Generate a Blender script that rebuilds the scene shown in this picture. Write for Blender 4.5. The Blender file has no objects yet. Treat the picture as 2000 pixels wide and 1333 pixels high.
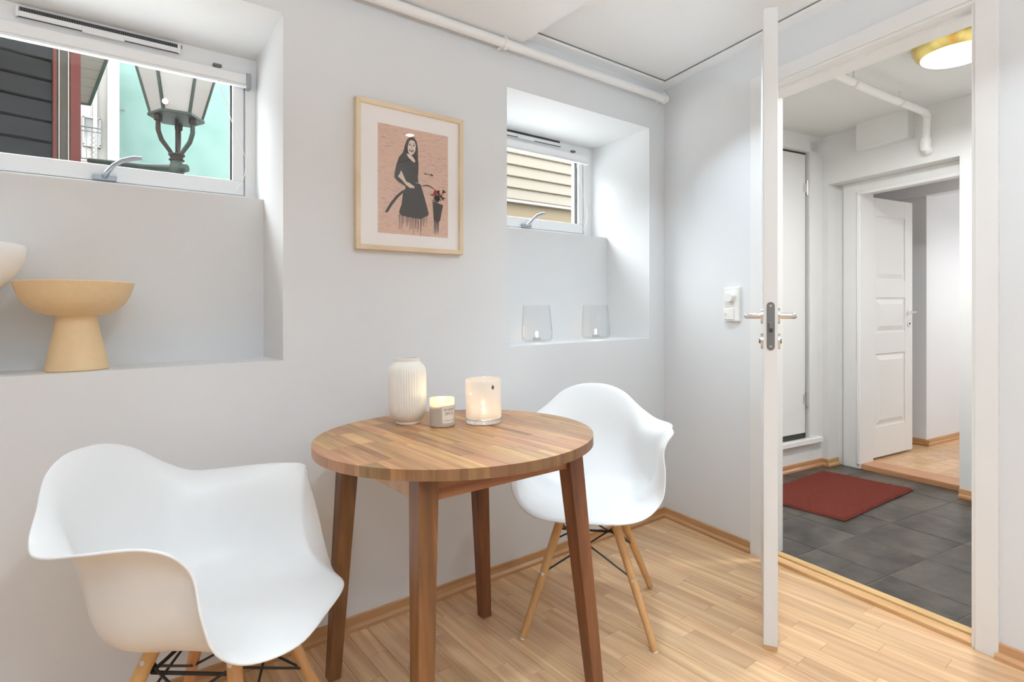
import bpy, bmesh, math, random
from mathutils import Vector, Matrix
random.seed(7)
SC = bpy.context.scene
COL = SC.collection
PI = math.pi
# ------------------------------------------------------------------ camera, world, lights, exposure
cd = bpy.data.cameras.new('camera'); cam = bpy.data.objects.new('camera', cd); COL.objects.link(cam)
cd.sensor_width = 36.0; cd.lens = 19.8; cd.shift_y = -0.02525; cd.clip_start = 0.02
cam.location = (0, 0, 1.085); cam.rotation_euler = (PI/2, 0, -math.atan2(1100, 1435))
SC.camera = cam
SC.view_settings.view_transform = 'Standard'; SC.view_settings.look = 'None'
SC.view_settings.gamma = 1.0; SC.view_settings.use_curve_mapping = False
SC.view_settings.exposure = 0.09
SC.cycles.max_bounces = 14; SC.cycles.diffuse_bounces = 12; SC.cycles.transparent_max_bounces = 16
SC.cycles.sample_clamp_indirect = 6.0
wd = bpy.data.worlds.new('overcast_sky'); SC.world = wd; wd.use_nodes = True
wd.node_tree.nodes['Background'].inputs[0].default_value = (0.93, 0.97, 1.0, 1)
wd.node_tree.nodes['Background'].inputs[1].default_value = 15.6

def area(name, loc, power, size, color=(1, .97, .93), rot=(0, 0, 0), shape='DISK', sy=None, spread=PI):
    l = bpy.data.lights.new(name, 'AREA'); l.shape = shape; l.size = size
    if sy: l.size_y = sy
    l.energy = power; l.color = color; l.spread = spread
    o = bpy.data.objects.new(name, l); COL.objects.link(o); o.location = loc; o.rotation_euler = rot
    return o
def point(name, loc, power, radius, color):
    l = bpy.data.lights.new(name, 'POINT'); l.energy = power; l.shadow_soft_size = radius; l.color = color
    o = bpy.data.objects.new(name, l); COL.objects.link(o); o.location = loc
    return o
# recessed ceiling spots (round, a hand wide); second row is unseen fill, added
WARM = (.74, .885, 1); FILL = (.63, .83, 1)
for x, y, p, sp in ((1.70, .33, 5, 1.9), (.45, .33, 9, 2.5), (1.95, 1.37, 4.6, 1.8),
                (-.85, .33, 4, 2.5), (-.85, -1.0, 6, 2.5), (.45, -1.0, 8, 2.5), (1.4, -1.0, 6, 1.8), (-.85, -2.3, 5, 2.5), (.6, -2.3, 5, 2.5)):
    area('ceiling_spot_fill_light', (x, y, 2.2 if x < 1.4 else 2.262), p, .07, WARM, spread=sp)
# added fill lights, unseen, bounced off the ceiling behind the viewer
area('bounce_fill_light', (-.1, -.95, 1.55), 70, .18, FILL, (PI, 0, 0))
area('bounce_fill_light', (.7, -1.0, 1.55), 20, .18, FILL, (PI, 0, 0))
# lamp over the small hall and the room behind it
area('hall_lamp_light', (3.13, .80, 2.165), 25, .26, (.94, .98, 1))
area('back_room_fill_light', (5.6, .30, .9), 6, .4, (.97, .985, 1), (PI, 0, 0))  # added out of view to brighten the back room ceiling
area('back_room_light', (5.6, .30, 1.85), 18, .7, (.97, .985, 1))

# ------------------------------------------------------------------ coordinates
# u = along the window wall, v = towards the street, z = up.  The model is sheared and tilted to match a skewed horizon:
# everything level in it falls about 1 cm per metre (the tilt below).
TA, TB = .0143, -.01095
def W(u, v, z): return (u, v, z + TA*u + TB*v)
P0 = (2.47, 1.89); DD = (.1541, .9881); NN = (.9881, -.1541)
def D2(s, t, z):      # door wall: s from the corner towards the viewer, t through the wall
    return W(P0[0] - DD[0]*s + NN[0]*t, P0[1] - DD[1]*s + NN[1]*t, z)
TILT = Vector((-TA, -TB, 1)).normalized()
TILTM = Vector((0, 0, 1)).rotation_difference(TILT).to_matrix().to_4x4()

# ------------------------------------------------------------------ materials
MATS = {}
def newmat(name):
    m = bpy.data.materials.new(name); m.use_nodes = True
    nt = m.node_tree; return m, nt, nt.nodes['Principled BSDF']
def plain(name, col, rough=.5, metal=0, bump=0, bscale=200, spec=.5, coat=0, var=0):
    if name in MATS: return MATS[name]
    m, nt, b = newmat(name)
    b.inputs['Base Color'].default_value = (*col, 1); b.inputs['Roughness'].default_value = rough
    b.inputs['Metallic'].default_value = metal; b.inputs['Specular IOR Level'].default_value = spec
    b.inputs['Coat Weight'].default_value = coat
    if bump or var:
        tc = nt.nodes.new('ShaderNodeTexCoord'); n = nt.nodes.new('ShaderNodeTexNoise')
        n.inputs['Scale'].default_value = bscale; n.inputs['Detail'].default_value = 4
        nt.links.new(tc.outputs['Object'], n.inputs['Vector'])
        if bump:
            bp = nt.nodes.new('ShaderNodeBump'); bp.inputs['Strength'].default_value = bump; bp.inputs['Distance'].default_value = .01
            nt.links.new(n.outputs['Fac'], bp.inputs['Height']); nt.links.new(bp.outputs[0], b.inputs['Normal'])
        if var:
            mx = nt.nodes.new('ShaderNodeMix'); mx.data_type = 'RGBA'
            mx.inputs[6].default_value = (*[c*(1-var) for c in col], 1); mx.inputs[7].default_value = (*[min(1, c*(1+var)) for c in col], 1)
            nt.links.new(n.outputs['Fac'], mx.inputs[0]); nt.links.new(mx.outputs[2], b.inputs['Base Color'])
    MATS[name] = m; return m
def wood(name, c1, c2, scale=(28, 1.6, 28), rough=.35, var=.25, hue=.01, rings=.5, coat=0, spec=.5, endgrain_shade=0):
    """grain along local Y; every piece gets its own offset and tone from Object Info"""
    if name in MATS: return MATS[name]
    m, nt, b = newmat(name); N = nt.nodes; L = nt.links
    tc = N.new('ShaderNodeTexCoord'); oi = N.new('ShaderNodeObjectInfo')
    mp = N.new('ShaderNodeMapping'); mp.inputs['Scale'].default_value = scale
    L.new(tc.outputs['Object'], mp.inputs['Vector'])
    vm = N.new('ShaderNodeVectorMath'); vm.operation = 'MULTIPLY_ADD'
    L.new(oi.outputs['Random'], vm.inputs[0]); vm.inputs[1].default_value = (91, 57, 33); L.new(mp.outputs[0], vm.inputs[2])
    n1 = N.new('ShaderNodeTexNoise'); n1.inputs['Scale'].default_value = 1; n1.inputs['Detail'].default_value = 3; n1.inputs['Distortion'].default_value = .6
    n2 = N.new('ShaderNodeTexNoise'); n2.inputs['Scale'].default_value = 5; n2.inputs['Detail'].default_value = 2
    L.new(vm.outputs[0], n1.inputs['Vector']); L.new(vm.outputs[0], n2.inputs['Vector'])
    ad = N.new('ShaderNodeMath'); ad.operation = 'MULTIPLY_ADD'; L.new(n2.outputs['Fac'], ad.inputs[0]); ad.inputs[1].default_value = rings*.5; L.new(n1.outputs['Fac'], ad.inputs[2])
    rp = N.new('ShaderNodeMapRange'); rp.inputs[1].default_value = .42; rp.inputs[2].default_value = .82
    L.new(ad.outputs[0], rp.inputs[0])
    mx = N.new('ShaderNodeMix'); mx.data_type = 'RGBA'; mx.inputs[6].default_value = (*c1, 1); mx.inputs[7].default_value = (*c2, 1)
    L.new(rp.outputs[0], mx.inputs[0])
    hs = N.new('ShaderNodeHueSaturation')
    wn = N.new('ShaderNodeTexWhiteNoise'); wn.noise_dimensions = '1D'; L.new(oi.outputs['Random'], wn.inputs['W'])
    v = N.new('ShaderNodeMapRange'); v.inputs[3].default_value = 1-var; v.inputs[4].default_value = 1+var; L.new(oi.outputs['Random'], v.inputs[0])
    h = N.new('ShaderNodeMapRange'); h.inputs[3].default_value = .5-hue; h.inputs[4].default_value = .5+hue; L.new(wn.outputs['Value'], h.inputs[0])
    L.new(v.outputs[0], hs.inputs['Value']); L.new(h.outputs[0], hs.inputs['Hue']); L.new(mx.outputs[2], hs.inputs['Color'])
    out = hs.outputs[0]
    if endgrain_shade:      # cut ends are darker wood; the table rim's shade is painted in too
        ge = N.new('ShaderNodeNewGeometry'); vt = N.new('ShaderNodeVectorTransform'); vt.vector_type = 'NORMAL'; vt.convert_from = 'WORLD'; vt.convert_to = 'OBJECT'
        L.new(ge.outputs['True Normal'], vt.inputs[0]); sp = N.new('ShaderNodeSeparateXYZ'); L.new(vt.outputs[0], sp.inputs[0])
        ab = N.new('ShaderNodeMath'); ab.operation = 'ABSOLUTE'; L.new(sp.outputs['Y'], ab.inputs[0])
        sc = N.new('ShaderNodeMath'); sc.operation = 'MULTIPLY'; sc.inputs[1].default_value = endgrain_shade; L.new(ab.outputs[0], sc.inputs[0])
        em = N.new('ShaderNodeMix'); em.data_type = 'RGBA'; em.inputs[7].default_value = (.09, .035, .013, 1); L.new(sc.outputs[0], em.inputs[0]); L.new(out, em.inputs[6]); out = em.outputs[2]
    L.new(out, b.inputs['Base Color']); b.inputs['Roughness'].default_value = rough
    b.inputs['Coat Weight'].default_value = coat; b.inputs['Coat Roughness'].default_value = .15; b.inputs['Specular IOR Level'].default_value = spec
    MATS[name] = m; return m
def emit(name, col, s):
    m, nt, b = newmat(name); b.inputs['Base Color'].default_value = (*col, 1)
    b.inputs['Emission Color'].default_value = (*col, 1); b.inputs['Emission Strength'].default_value = s; return m
def thin_glass(name, tint=(1, 1, 1), refl=.06, rough=0.0, fres=1.0):
    m = bpy.data.materials.new(name); m.use_nodes = True; nt = m.node_tree; nt.nodes.clear()
    o = nt.nodes.new('ShaderNodeOutputMaterial'); t = nt.nodes.new('ShaderNodeBsdfTransparent'); t.inputs[0].default_value = (*tint, 1)
    g = nt.nodes.new('ShaderNodeBsdfGlossy'); g.inputs['Roughness'].default_value = rough
    lw = nt.nodes.new('ShaderNodeLayerWeight'); lw.inputs['Blend'].default_value = .5
    pw = nt.nodes.new('ShaderNodeMath'); pw.operation = 'POWER'; pw.inputs[1].default_value = 5; nt.links.new(lw.outputs['Facing'], pw.inputs[0])
    mm = nt.nodes.new('ShaderNodeMath'); mm.operation = 'MULTIPLY_ADD'; mm.inputs[1].default_value = .9*fres; mm.inputs[2].default_value = refl*fres
    nt.links.new(pw.outputs[0], mm.inputs[0])
    mx = nt.nodes.new('ShaderNodeMixShader'); nt.links.new(mm.outputs[0], mx.inputs[0])
    nt.links.new(t.outputs[0], mx.inputs[1]); nt.links.new(g.outputs[0], mx.inputs[2]); nt.links.new(mx.outputs[0], o.inputs[0]); return m
def translucent(name, col, fac=.5, clear=0.0, rough=.1):
    m = bpy.data.materials.new(name); m.use_nodes = True; nt = m.node_tree; nt.nodes.clear(); N = nt.nodes; L = nt.links
    o = N.new('ShaderNodeOutputMaterial'); d = N.new('ShaderNodeBsdfDiffuse'); t = N.new('ShaderNodeBsdfTranslucent'); g = N.new('ShaderNodeBsdfGlossy')
    d.inputs[0].default_value = (*col, 1); t.inputs[0].default_value = (*col, 1); g.inputs['Roughness'].default_value = rough
    a = N.new('ShaderNodeMixShader'); a.inputs[0].default_value = fac; L.new(d.outputs[0], a.inputs[1]); L.new(t.outputs[0], a.inputs[2])
    tr = N.new('ShaderNodeBsdfTransparent'); c = N.new('ShaderNodeMixShader'); c.inputs[0].default_value = clear
    L.new(a.outputs[0], c.inputs[1]); L.new(tr.outputs[0], c.inputs[2])
    e = N.new('ShaderNodeMixShader'); e.inputs[0].default_value = .06; L.new(c.outputs[0], e.inputs[1]); L.new(g.outputs[0], e.inputs[2]); L.new(e.outputs[0], o.inputs[0]); return m

M_WALL = plain('wall_paint', (.735, .745, .755), .55, bump=.06, bscale=9, spec=.3)
M_CEIL = plain('ceiling_paint', (.855, .86, .865), .6, spec=.25)
M_HALL = plain('hall_wall_paint', (.74, .735, .715), .55, bump=.08, bscale=14, spec=.3)
M_TRIM = plain('white_gloss_trim', (.80, .79, .775), .32, spec=.45)
M_DOOR = plain('white_door_paint', (.79, .785, .77), .35)
M_GAP = plain('dark_gap', (.05, .045, .04), .9)
M_JOINT = plain('grey_joint', (.22, .21, .20), .9)
M_FRAME = plain('white_window_frame', (.84, .85, .86), .28)
M_ALU = plain('brushed_aluminium', (.36, .38, .41), .38, metal=.8)
M_STEEL = plain('satin_steel', (.72, .70, .67), .28, metal=1)
M_DKSTEEL = plain('lock_face_steel', (.20, .195, .19), .45, metal=.6)
M_CHROME = plain('chrome', (.8, .8, .8), .12, metal=1)
M_RUBBER = plain('black_rubber', (.02, .02, .02), .6)
M_BLIND = plain('blind_fabric_white', (.86, .86, .86), .6)
M_PLASTIC = plain('white_plastic', (.84, .83, .80), .3)
M_SHELL = plain('white_chair_shell', (.79, .79, .785), .38, spec=.45)
M_BLACK = plain('black_steel_rod', (.025, .022, .02), .4, metal=.3)
M_PIPE = plain('painted_pipe', (.84, .825, .81), .4)
M_OAK = wood('oak_parquet', (.49, .285, .145), (.69, .45, .255), scale=(34, 1.3, 34), rough=.27, var=.11, hue=.003, spec=.5)
M_OAKBASE = plain('parquet_underside', (.22, .12, .055), .6)
M_SKIRT = wood('oak_baseboard', (.42, .21, .09), (.56, .31, .15), scale=(2, 2, 30), rough=.35, var=.05)
M_SILLWOOD = wood('oak_threshold', (.55, .31, .13), (.70, .43, .20), scale=(22, 2, 22), rough=.35, var=.05)
M_ACACIA = wood('acacia_top', (.225, .095, .036), (.53, .285, .125), scale=(34, 1.7, 2), rough=.40, endgrain_shade=.75, var=.24, hue=.012, rings=.7)
M_ACLEG = wood('acacia_leg', (.075, .024, .008), (.22, .086, .029), scale=(16, 16, 1.2), rough=.38, var=.12, hue=.008, rings=.7)
M_APRON = wood('acacia_apron', (.20, .075, .025), (.42, .20, .08), scale=(2, 2, 24), rough=.4, var=.2)
M_SAPW = wood('acacia_sapwood', (.46, .27, .14), (.66, .44, .26), scale=(2, 24, 24), rough=.4, var=.05)
M_BEECH = wood('beech_dowel', (.52, .27, .10), (.64, .36, .155), scale=(20, 20, 1.5), rough=.4, var=.05)

# ------------------------------------------------------------------ mesh builder
class MB:
    def __init__(s, tf=None): s.v = []; s.f = []; s.tf = tf; s.m = []
    def add(s, vs, fs, mi=0):
        o = len(s.v); s.v += [tuple(p) for p in vs]; s.f += [tuple(o+i for i in f) for f in fs]; s.m += [mi]*len(fs)
    def box(s, x0, x1, y0, y1, z0, z1, mi=0):
        s.add([(x0,y0,z0),(x1,y0,z0),(x1,y1,z0),(x0,y1,z0),(x0,y0,z1),(x1,y0,z1),(x1,y1,z1),(x0,y1,z1)],
              [(3,2,1,0),(4,5,6,7),(0,1,5,4),(1,2,6,5),(2,3,7,6),(3,0,4,7)], mi)
    def prism(s, poly, z0, z1, mi=0, c=0):
        """vertical prism over a ccw polygon in x,y; c = small top chamfer"""
        n = len(poly); vs = [(x, y, z0) for x, y in poly]
        if c:
            cx = sum(p[0] for p in poly)/n; cy = sum(p[1] for p in poly)/n
            ins = []
            for x, y in poly:
                dx, dy = cx-x, cy-y; ins.append((x + max(-c, min(c, dx)), y + max(-c, min(c, dy))))
            vs += [(x, y, z1-c) for x, y in poly] + [(x, y, z1) for x, y in ins]
        else: vs += [(x, y, z1) for x, y in poly]
        k = len(vs)//n; fs = [tuple(range(n))[::-1], tuple(range((k-1)*n, k*n))]
        for r in range(k-1):
            for i in range(n): j = (i+1) % n; fs.append((r*n+i, r*n+j, (r+1)*n+j, (r+1)*n+i))
        s.add(vs, fs, mi)
    def extrude(s, prof, fn, a, b, mi=0):
        """closed profile (p,q) swept straight from a to b; fn(t,p,q)->point"""
        n = len(prof); vs = [fn(a, p, q) for p, q in prof] + [fn(b, p, q) for p, q in prof]
        fs = [tuple(range(n)), tuple(range(2*n-1, n-1, -1))] + [(i, i+n, (i+1) % n+n, (i+1) % n) for i in range(n)]
        s.add(vs, fs, mi)
    def tube(s, pts, r, n=10, mi=0, cap=True):
        pts = [Vector(p) for p in pts]; rs = r if isinstance(r, (list, tuple)) else [r]*len(pts)
        vs = []; up = None
        for i, p in enumerate(pts):
            t = (pts[min(i+1, len(pts)-1)] - pts[max(i-1, 0)]).normalized()
            if up is None: up = t.orthogonal().normalized()
            up = (up - t*up.dot(t)).normalized(); w = t.cross(up)
            for k in range(n):
                a = 2*PI*k/n; vs.append(p + (up*math.cos(a) + w*math.sin(a))*rs[i])
        fs = []
        for i in range(len(pts)-1):
            for k in range(n): j = (k+1) % n; fs.append((i*n+k, i*n+j, (i+1)*n+j, (i+1)*n+k))
        if cap: fs += [tuple(range(n))[::-1], tuple(range((len(pts)-1)*n, len(pts)*n))]
        s.add(vs, fs, mi)
    def lathe(s, prof, n=48, cx=0, cy=0, mod=None, mi=0, close=True):
        vs = []; 
        for r, z in prof:
            for k in range(n):
                a = 2*PI*k/n; rr = r*(mod(a, z) if mod else 1); vs.append((cx+rr*math.cos(a), cy+rr*math.sin(a), z))
        fs = []; m = len(prof)
        for i in range(m-1):
            for k in range(n): j = (k+1) % n; fs.append((i*n+k, i*n+j, (i+1)*n+j, (i+1)*n+k))
        if close: fs += [tuple(range(n))[::-1], tuple(range((m-1)*n, m*n))]
        s.add(vs, fs, mi)
    def build(s, name, mat, parent=None, smooth=False, bevel=0, bseg=2, fix=True):
        me = bpy.data.meshes.new(name)
        vs = [Vector(s.tf(*p)) if s.tf else Vector(p) for p in s.v]
        if s.tf and parent is not None: vs = [p - parent_loc(parent) for p in vs]
        me.from_pydata(vs, [], s.f)
        mats = mat if isinstance(mat, (list, tuple)) else [mat]
        for m in mats: me.materials.append(m)
        me.polygons.foreach_set('material_index', s.m)
        if fix:
            bm = bmesh.new(); bm.from_mesh(me); bmesh.ops.recalc_face_normals(bm, faces=bm.faces); bm.to_mesh(me); bm.free()
        if smooth:
            me.polygons.foreach_set('use_smooth', [True]*len(me.polygons))
            try: me.set_sharp_from_angle(angle=math.radians(38))
            except Exception: pass
        me.update()
        o = bpy.data.objects.new(name, me); COL.objects.link(o)
        if parent is not None: o.parent = parent
        if bevel:
            b = o.modifiers.new('soft_edges', 'BEVEL'); b.width = bevel; b.segments = bseg; b.limit_method = 'ANGLE'; b.angle_limit = math.radians(40)
        return o
def parent_loc(p):
    l = Vector(p.location)
    while p.parent: p = p.parent; l = l + Vector(p.location)
    return l
def tag(o, label=None, cat=None, group=None, kind=None):
    if label: o['label'] = label
    if cat: o['category'] = cat
    if group: o['group'] = group
    if kind: o['kind'] = kind
    return o
def thing(name, label, cat, loc, rz=0, group=None, tilt=True, kind=None):
    o = bpy.data.objects.new(name, None); COL.objects.link(o); o.empty_display_size = .05
    o.matrix_world = Matrix.Translation(loc) @ (TILTM if tilt else Matrix()) @ Matrix.Rotation(rz, 4, 'Z')
    return tag(o, label, cat, group, kind)
def house(name, label, loc, kind='structure', cat=None):     # empty without rotation for parts given in house coordinates
    o = bpy.data.objects.new(name, None); COL.objects.link(o); o.location = loc; o.empty_display_size = .05
    return tag(o, label, cat, None, kind)
def st(o, label=None): return tag(o, label, kind='structure')
def clip(poly, a, b, c):     # keep a*x+b*y<=c
    out = []
    for i in range(len(poly)):
        p, q = poly[i], poly[(i+1) % len(poly)]
        dp, dq = a*p[0]+b*p[1]-c, a*q[0]+b*q[1]-c
        if dp <= 0: out.append(p)
        if (dp < 0 < dq) or (dq < 0 < dp):
            t = dp/(dp-dq); out.append((p[0]+(q[0]-p[0])*t, p[1]+(q[1]-p[1])*t))
    return out

# ------------------------------------------------------------------ window wall with two niches
V0 = 1.89
NL = dict(u0=-.80, u1=.519, top=2.074, topb=2.039, bot=.953, back=2.135, fr=2.245, ledge=1.514)
NR = dict(u0=1.422, u1=2.348, top=2.045, topb=2.036, bot=.953, back=2.188, fr=2.305, ledge=1.511)
m = MB(W); VO = 2.42
def wallpiece(u0, u1, z0, z1, v0=V0, v1=VO): m.box(u0, u1, v0, v1, z0, z1)
wallpiece(-2.6, 2.62, -.1, .953)
wallpiece(-2.6, NL['u0'], .953, 2.6); wallpiece(NL['u1'], NR['u0'], .953, 2.6); wallpiece(NR['u1'], 2.62, .953, 2.6)
for n in (NL, NR):
    wallpiece(n['u0'], n['u1'], .953, n['ledge'], n['back'])
    # lintel with a gently sloping soffit
    m.extrude([(V0, n['top']), (VO, n['topb']-.004), (VO, 2.6), (V0, 2.6)], lambda t, p, q: (t, p, q), n['u0'], n['u1'])
st(m.build('wall_window', M_WALL, fix=True), 'white plastered wall with two deep window niches')
# small paint ridge lying on the niche sill
# ------------------------------------------------------------------ windows
M_PANE = thin_glass('window_pane_glass', (.97, .985, .98), .03, fres=.6)
M_CORD = plain('blind_cord', (.85, .85, .83), .6)
def window(idx, n, ux, vent, hand, label):
    fr = n['fr']; u0, u1 = n['u0'], n['u1']; root = house('window_%d' % idx, label, W((u0+u1)/2, fr, n['ledge']))
    us = u1 - ux[0]; ug = u1 - ux[1]; lz = n['ledge'] - .02; tz = n['topb'] + .01
    f = MB(W)    # outer frame: head, jambs, bottom
    f.box(u0-.02, u1+.02, fr, fr+.09, 1.985, tz + .03); f.box(us, u1+.02, fr, fr+.09, lz, 1.985); f.box(u0-.02, u0+.04, fr, fr+.09, lz, 1.985); f.box(u0+.04, us, fr, fr+.09, lz, 1.541)
    f.build('window_frame', M_FRAME, root, bevel=.002)
    s = MB(W); sv = fr+.006     # sash
    s.box(u0+.045, us-.004, sv, sv+.06, 1.544, 1.597); s.box(u0+.045, us-.004, sv, sv+.06, 1.961, 1.984)
    s.box(ug, us-.004, sv, sv+.06, 1.597, 1.961); s.box(u0+.045, u0+.09, sv, sv+.06, 1.597, 1.961)
    s.build('sash', M_FRAME, root, bevel=.003)
    p = MB(W); p.box(u0+.088, ug+.002, sv+.03, sv+.034, 1.595, 1.963); p.build('pane', M_PANE, root)
    g = MB(W); g.box(ug-.004, ug-.0005, sv+.012, sv+.03, 1.597, 1.961); g.build('rubber_seal', M_RUBBER, root)
    # slot vent in the head
    a, b = vent; vt = MB(W); vt.box(a, b, fr-.014, fr+.002, 2.006, 2.0235); vt.box(a, a+.008, fr-.016, fr, 2.004, 2.036); vt.box(b-.008, b, fr-.016, fr, 2.004, 2.036)
    vn = vt.build('slot_vent', M_FRAME, root, bevel=.0015)
    k = MB(W); k.box(a+.009, b-.009, fr-.010, fr+.001, 2.024, 2.0365); q = k.build('vent_slot', M_GAP, vn)
    k = MB(W)
    for i in range(int((b-a)/.006)): k.box(a+.01+i*.006, a+.0125+i*.006, fr-.012, fr-.009, 2.0245, 2.0362)
    k.build('vent_grille', plain('vent_dark_metal', (.12, .12, .125), .4, metal=.4), vn)
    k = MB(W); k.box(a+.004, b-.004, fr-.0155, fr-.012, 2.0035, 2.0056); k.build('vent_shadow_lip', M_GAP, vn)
    c = (a+b)/2; k = MB(W); k.box(c-.055, c+.055, fr-.018, fr-.012, 2.0005, 2.019); k.build('vent_slider', M_FRAME, vn, bevel=.002)
    # roller blind rolled up under the head
    r = MB(W); rv = fr-.012
    r.box(u0+.01, us+.004, rv-.012, rv+.016, 1.944, 1.984)
    br = r.build('roller_blind', M_BLIND, root, bevel=.006, bseg=3)
    r = MB(W); r.box(u0+.01, us+.004, rv-.015, rv+.003, 1.934, 1.9425); r.build('bottom_bar', M_FRAME, br, bevel=.002)
    r = MB(W); r.box(us-.002, us+.014, rv-.016, rv+.02, 1.93, 1.986); r.build('end_bracket', M_ALU if idx == 1 else M_FRAME, br, bevel=.002)
    hx = us-.095; r = MB(W); r.box(hx-.01, hx+.01, fr-.012, fr, 1.99, 2.002); r.box(hx-.014, hx-.008, fr-.016, fr, 1.993, 2.0); r.box(hx+.008, hx+.014, fr-.016, fr, 1.993, 2.0); r.build('cord_hook', M_DKSTEEL, br)
    pts = [(hx, fr-.03, 1.935)]
    ex, ez = us-.005, 1.675
    for i in range(1, 9): t = i/8; pts.append((hx + (ex-hx)*t, fr-.03, 1.935 + (ez-1.935)*t - .012*math.sin(PI*t)))
    for i in range(1, 8): t = i/7; pts.append((ex + .004*math.sin(t*3) - .03*t*t, fr-.03, ez - .12*t))
    r = MB(W); r.tube(pts, .0012, 6); r.build('cord', M_CORD, br, smooth=True)
    # espagnolette handle
    hu = hand; h = MB(W); h.box(hu-.032, hu+.032, sv-.016, sv, 1.543, 1.562)
    hb = h.build('handle_plate', M_ALU, root, bevel=.004, bseg=3)
    h = MB(W); h.tube([(hu, sv-.012, 1.556), (hu+.006, sv-.03, 1.566), (hu+.022, sv-.04, 1.588), (hu+.045, sv-.043, 1.606), (hu+.075, sv-.043, 1.618), (hu+.098, sv-.043, 1.622)], [.010, .008, .0065, .008, .0085, .006], 10)
    h.build('lever', M_ALU, hb, smooth=True)
    return root
window(1, NL, (.036, .078), (-.154, .273), .062, 'wide white window high in the left niche with rolled-up blind')
window(2, NR, (.062, .100), (1.60, 2.096), 1.86, 'smaller white window in the right niche showing yellow boards')
for n, sx in ((NL, 1.3), (NR, .92)):
    l = bpy.data.lights.new('window_portal', 'AREA'); l.shape = 'RECTANGLE'; l.size = sx; l.size_y = .46; l.cycles.is_portal = True
    o = bpy.data.objects.new('window_portal', l); COL.objects.link(o); o.location = W((n['u0']+n['u1'])/2, n['fr']+.10, 1.77); o.rotation_euler = (-PI/2, 0, 0)

# ------------------------------------------------------------------ room shell
# ceiling: lower boxed part on the left, higher board ceiling on the right with a cover strip
m = MB(W); m.box(-2.6, 1.465, -3.4, V0+.05, 2.222, 2.6); st(m.build('ceiling', M_CEIL), 'lower white boxed ceiling over the left half')
m = MB(W); m.prism([(1.465, -3.4), (1.75, -3.4), (2.62, V0+.05), (1.465, V0+.05)], 2.287, 2.6)
st(m.build('ceiling', M_CEIL), 'higher white board ceiling by the door wall')
m = MB(W); m.box(1.465, 2.47, V0-.055, V0+.01, 2.272, 2.2855); st(m.build('trim_1', M_CEIL, bevel=.002), 'white cover strip along the window wall ceiling')
m = MB(D2); m.box(-.02, 5.4, -.055, .01, 2.270, 2.2853); st(m.build('trim_2', M_CEIL, bevel=.002), 'white cover strip along the door wall ceiling')
m = MB(W); m.box(1.465, 2.415, V0-.0585, V0-.055, 2.2825, 2.2868); st(m.build('trim_3', M_JOINT), 'thin dark joint beside the ceiling cover strip, window side')
m = MB(D2); m.box(.054, 3.6, -.0580, -.055, 2.2825, 2.2868); st(m.build('trim_4', M_JOINT), 'thin dark joint beside the ceiling cover strip, door side')
# door wall with its opening
SL, SR, SH, WT = .600, 1.378, 2.062, .128
m = MB(D2); m.box(-.12, SL, 0, WT, -.1, 2.6); m.box(SR, 5.5, 0, WT, -.1, 2.6); m.box(SL, SR, 0, WT, SH, 2.6)
st(m.build('wall_door', M_WALL), 'white wall with the open doorway to the hall')
m = MB(W); m.box(-2.7, -2.6, -3.4, V0, -.1, 2.6); st(m.build('wall_left', M_WALL), 'white wall outside the picture on the left')
m = MB(W); m.box(-2.7, 2.3, -3.5, -3.4, -.1, 2.6); st(m.build('wall_back', M_WALL), 'white wall behind the viewer')

# floor: oak staves running towards the window wall
m = MB(W); m.prism([(-2.6, -3.4), (1.72, -3.4), (2.56, V0), (-2.6, V0)], -.08, -.0125)
floor = st(m.build('floor', M_OAKBASE), 'oak strip parquet floor')
rows = []; u = 2.60; rest = MB(W); nst = 0
def doorclip(p): return clip(p, NN[0], NN[1], NN[0]*P0[0]+NN[1]*P0[1] + .03)
while u > -2.6:
    v = V0 - random.uniform(0, .3)
    first = True
    while v > -3.4:
        L = random.choice([.22, .27, .33, .36, .42, .48, .55])
        v1 = V0 if first else v; v0 = v1 - (L if not first else random.uniform(.12, .4)); first = False
        poly = doorclip([(u-.0665, v0), (u-.0004, v0), (u-.0004, v1-.0004), (u-.0665, v1-.0004)])
        if len(poly) >= 3:
            vis = u > .2 and v1 > .15 + .25*(2.5-u)*0 and (.6084*u + .7937*v1) > 1.02 and v1 > .12
            if vis:
                k = MB(W); k.prism(poly, -.012, random.uniform(-.0002, .0002), c=.0006)
                k.build('floorboard', M_OAK, floor); nst += 1
            else: rest.prism(poly, -.012, 0)
        v = v0
    u -= .0669
o = rest.build('parquet', M_OAK, floor); o['kind'] = 'stuff'
# baseboards (profile: out from wall, up)
SK = [(0, 0), (.019, 0), (.019, .012), (.013, .019), (.010, .022), (.008, .048), (0, .050)]
m = MB(W); m.extrude(SK, lambda t, p, q: (t, V0-p, q), -2.6, 2.468); st(m.build('baseboard_window', M_SKIRT), 'oak baseboard along the window wall')
m = MB(D2); m.extrude(SK, lambda t, p, q: (t, -p, q), .0, .548); st(m.build('baseboard_door', M_SKIRT), 'short oak baseboard left of the doorway')
m = MB(D2); m.extrude(SK, lambda t, p, q: (t, -p, q), 1.437, 5.4); st(m.build('baseboard_right', M_SKIRT), 'oak baseboard right of the doorway')

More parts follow.
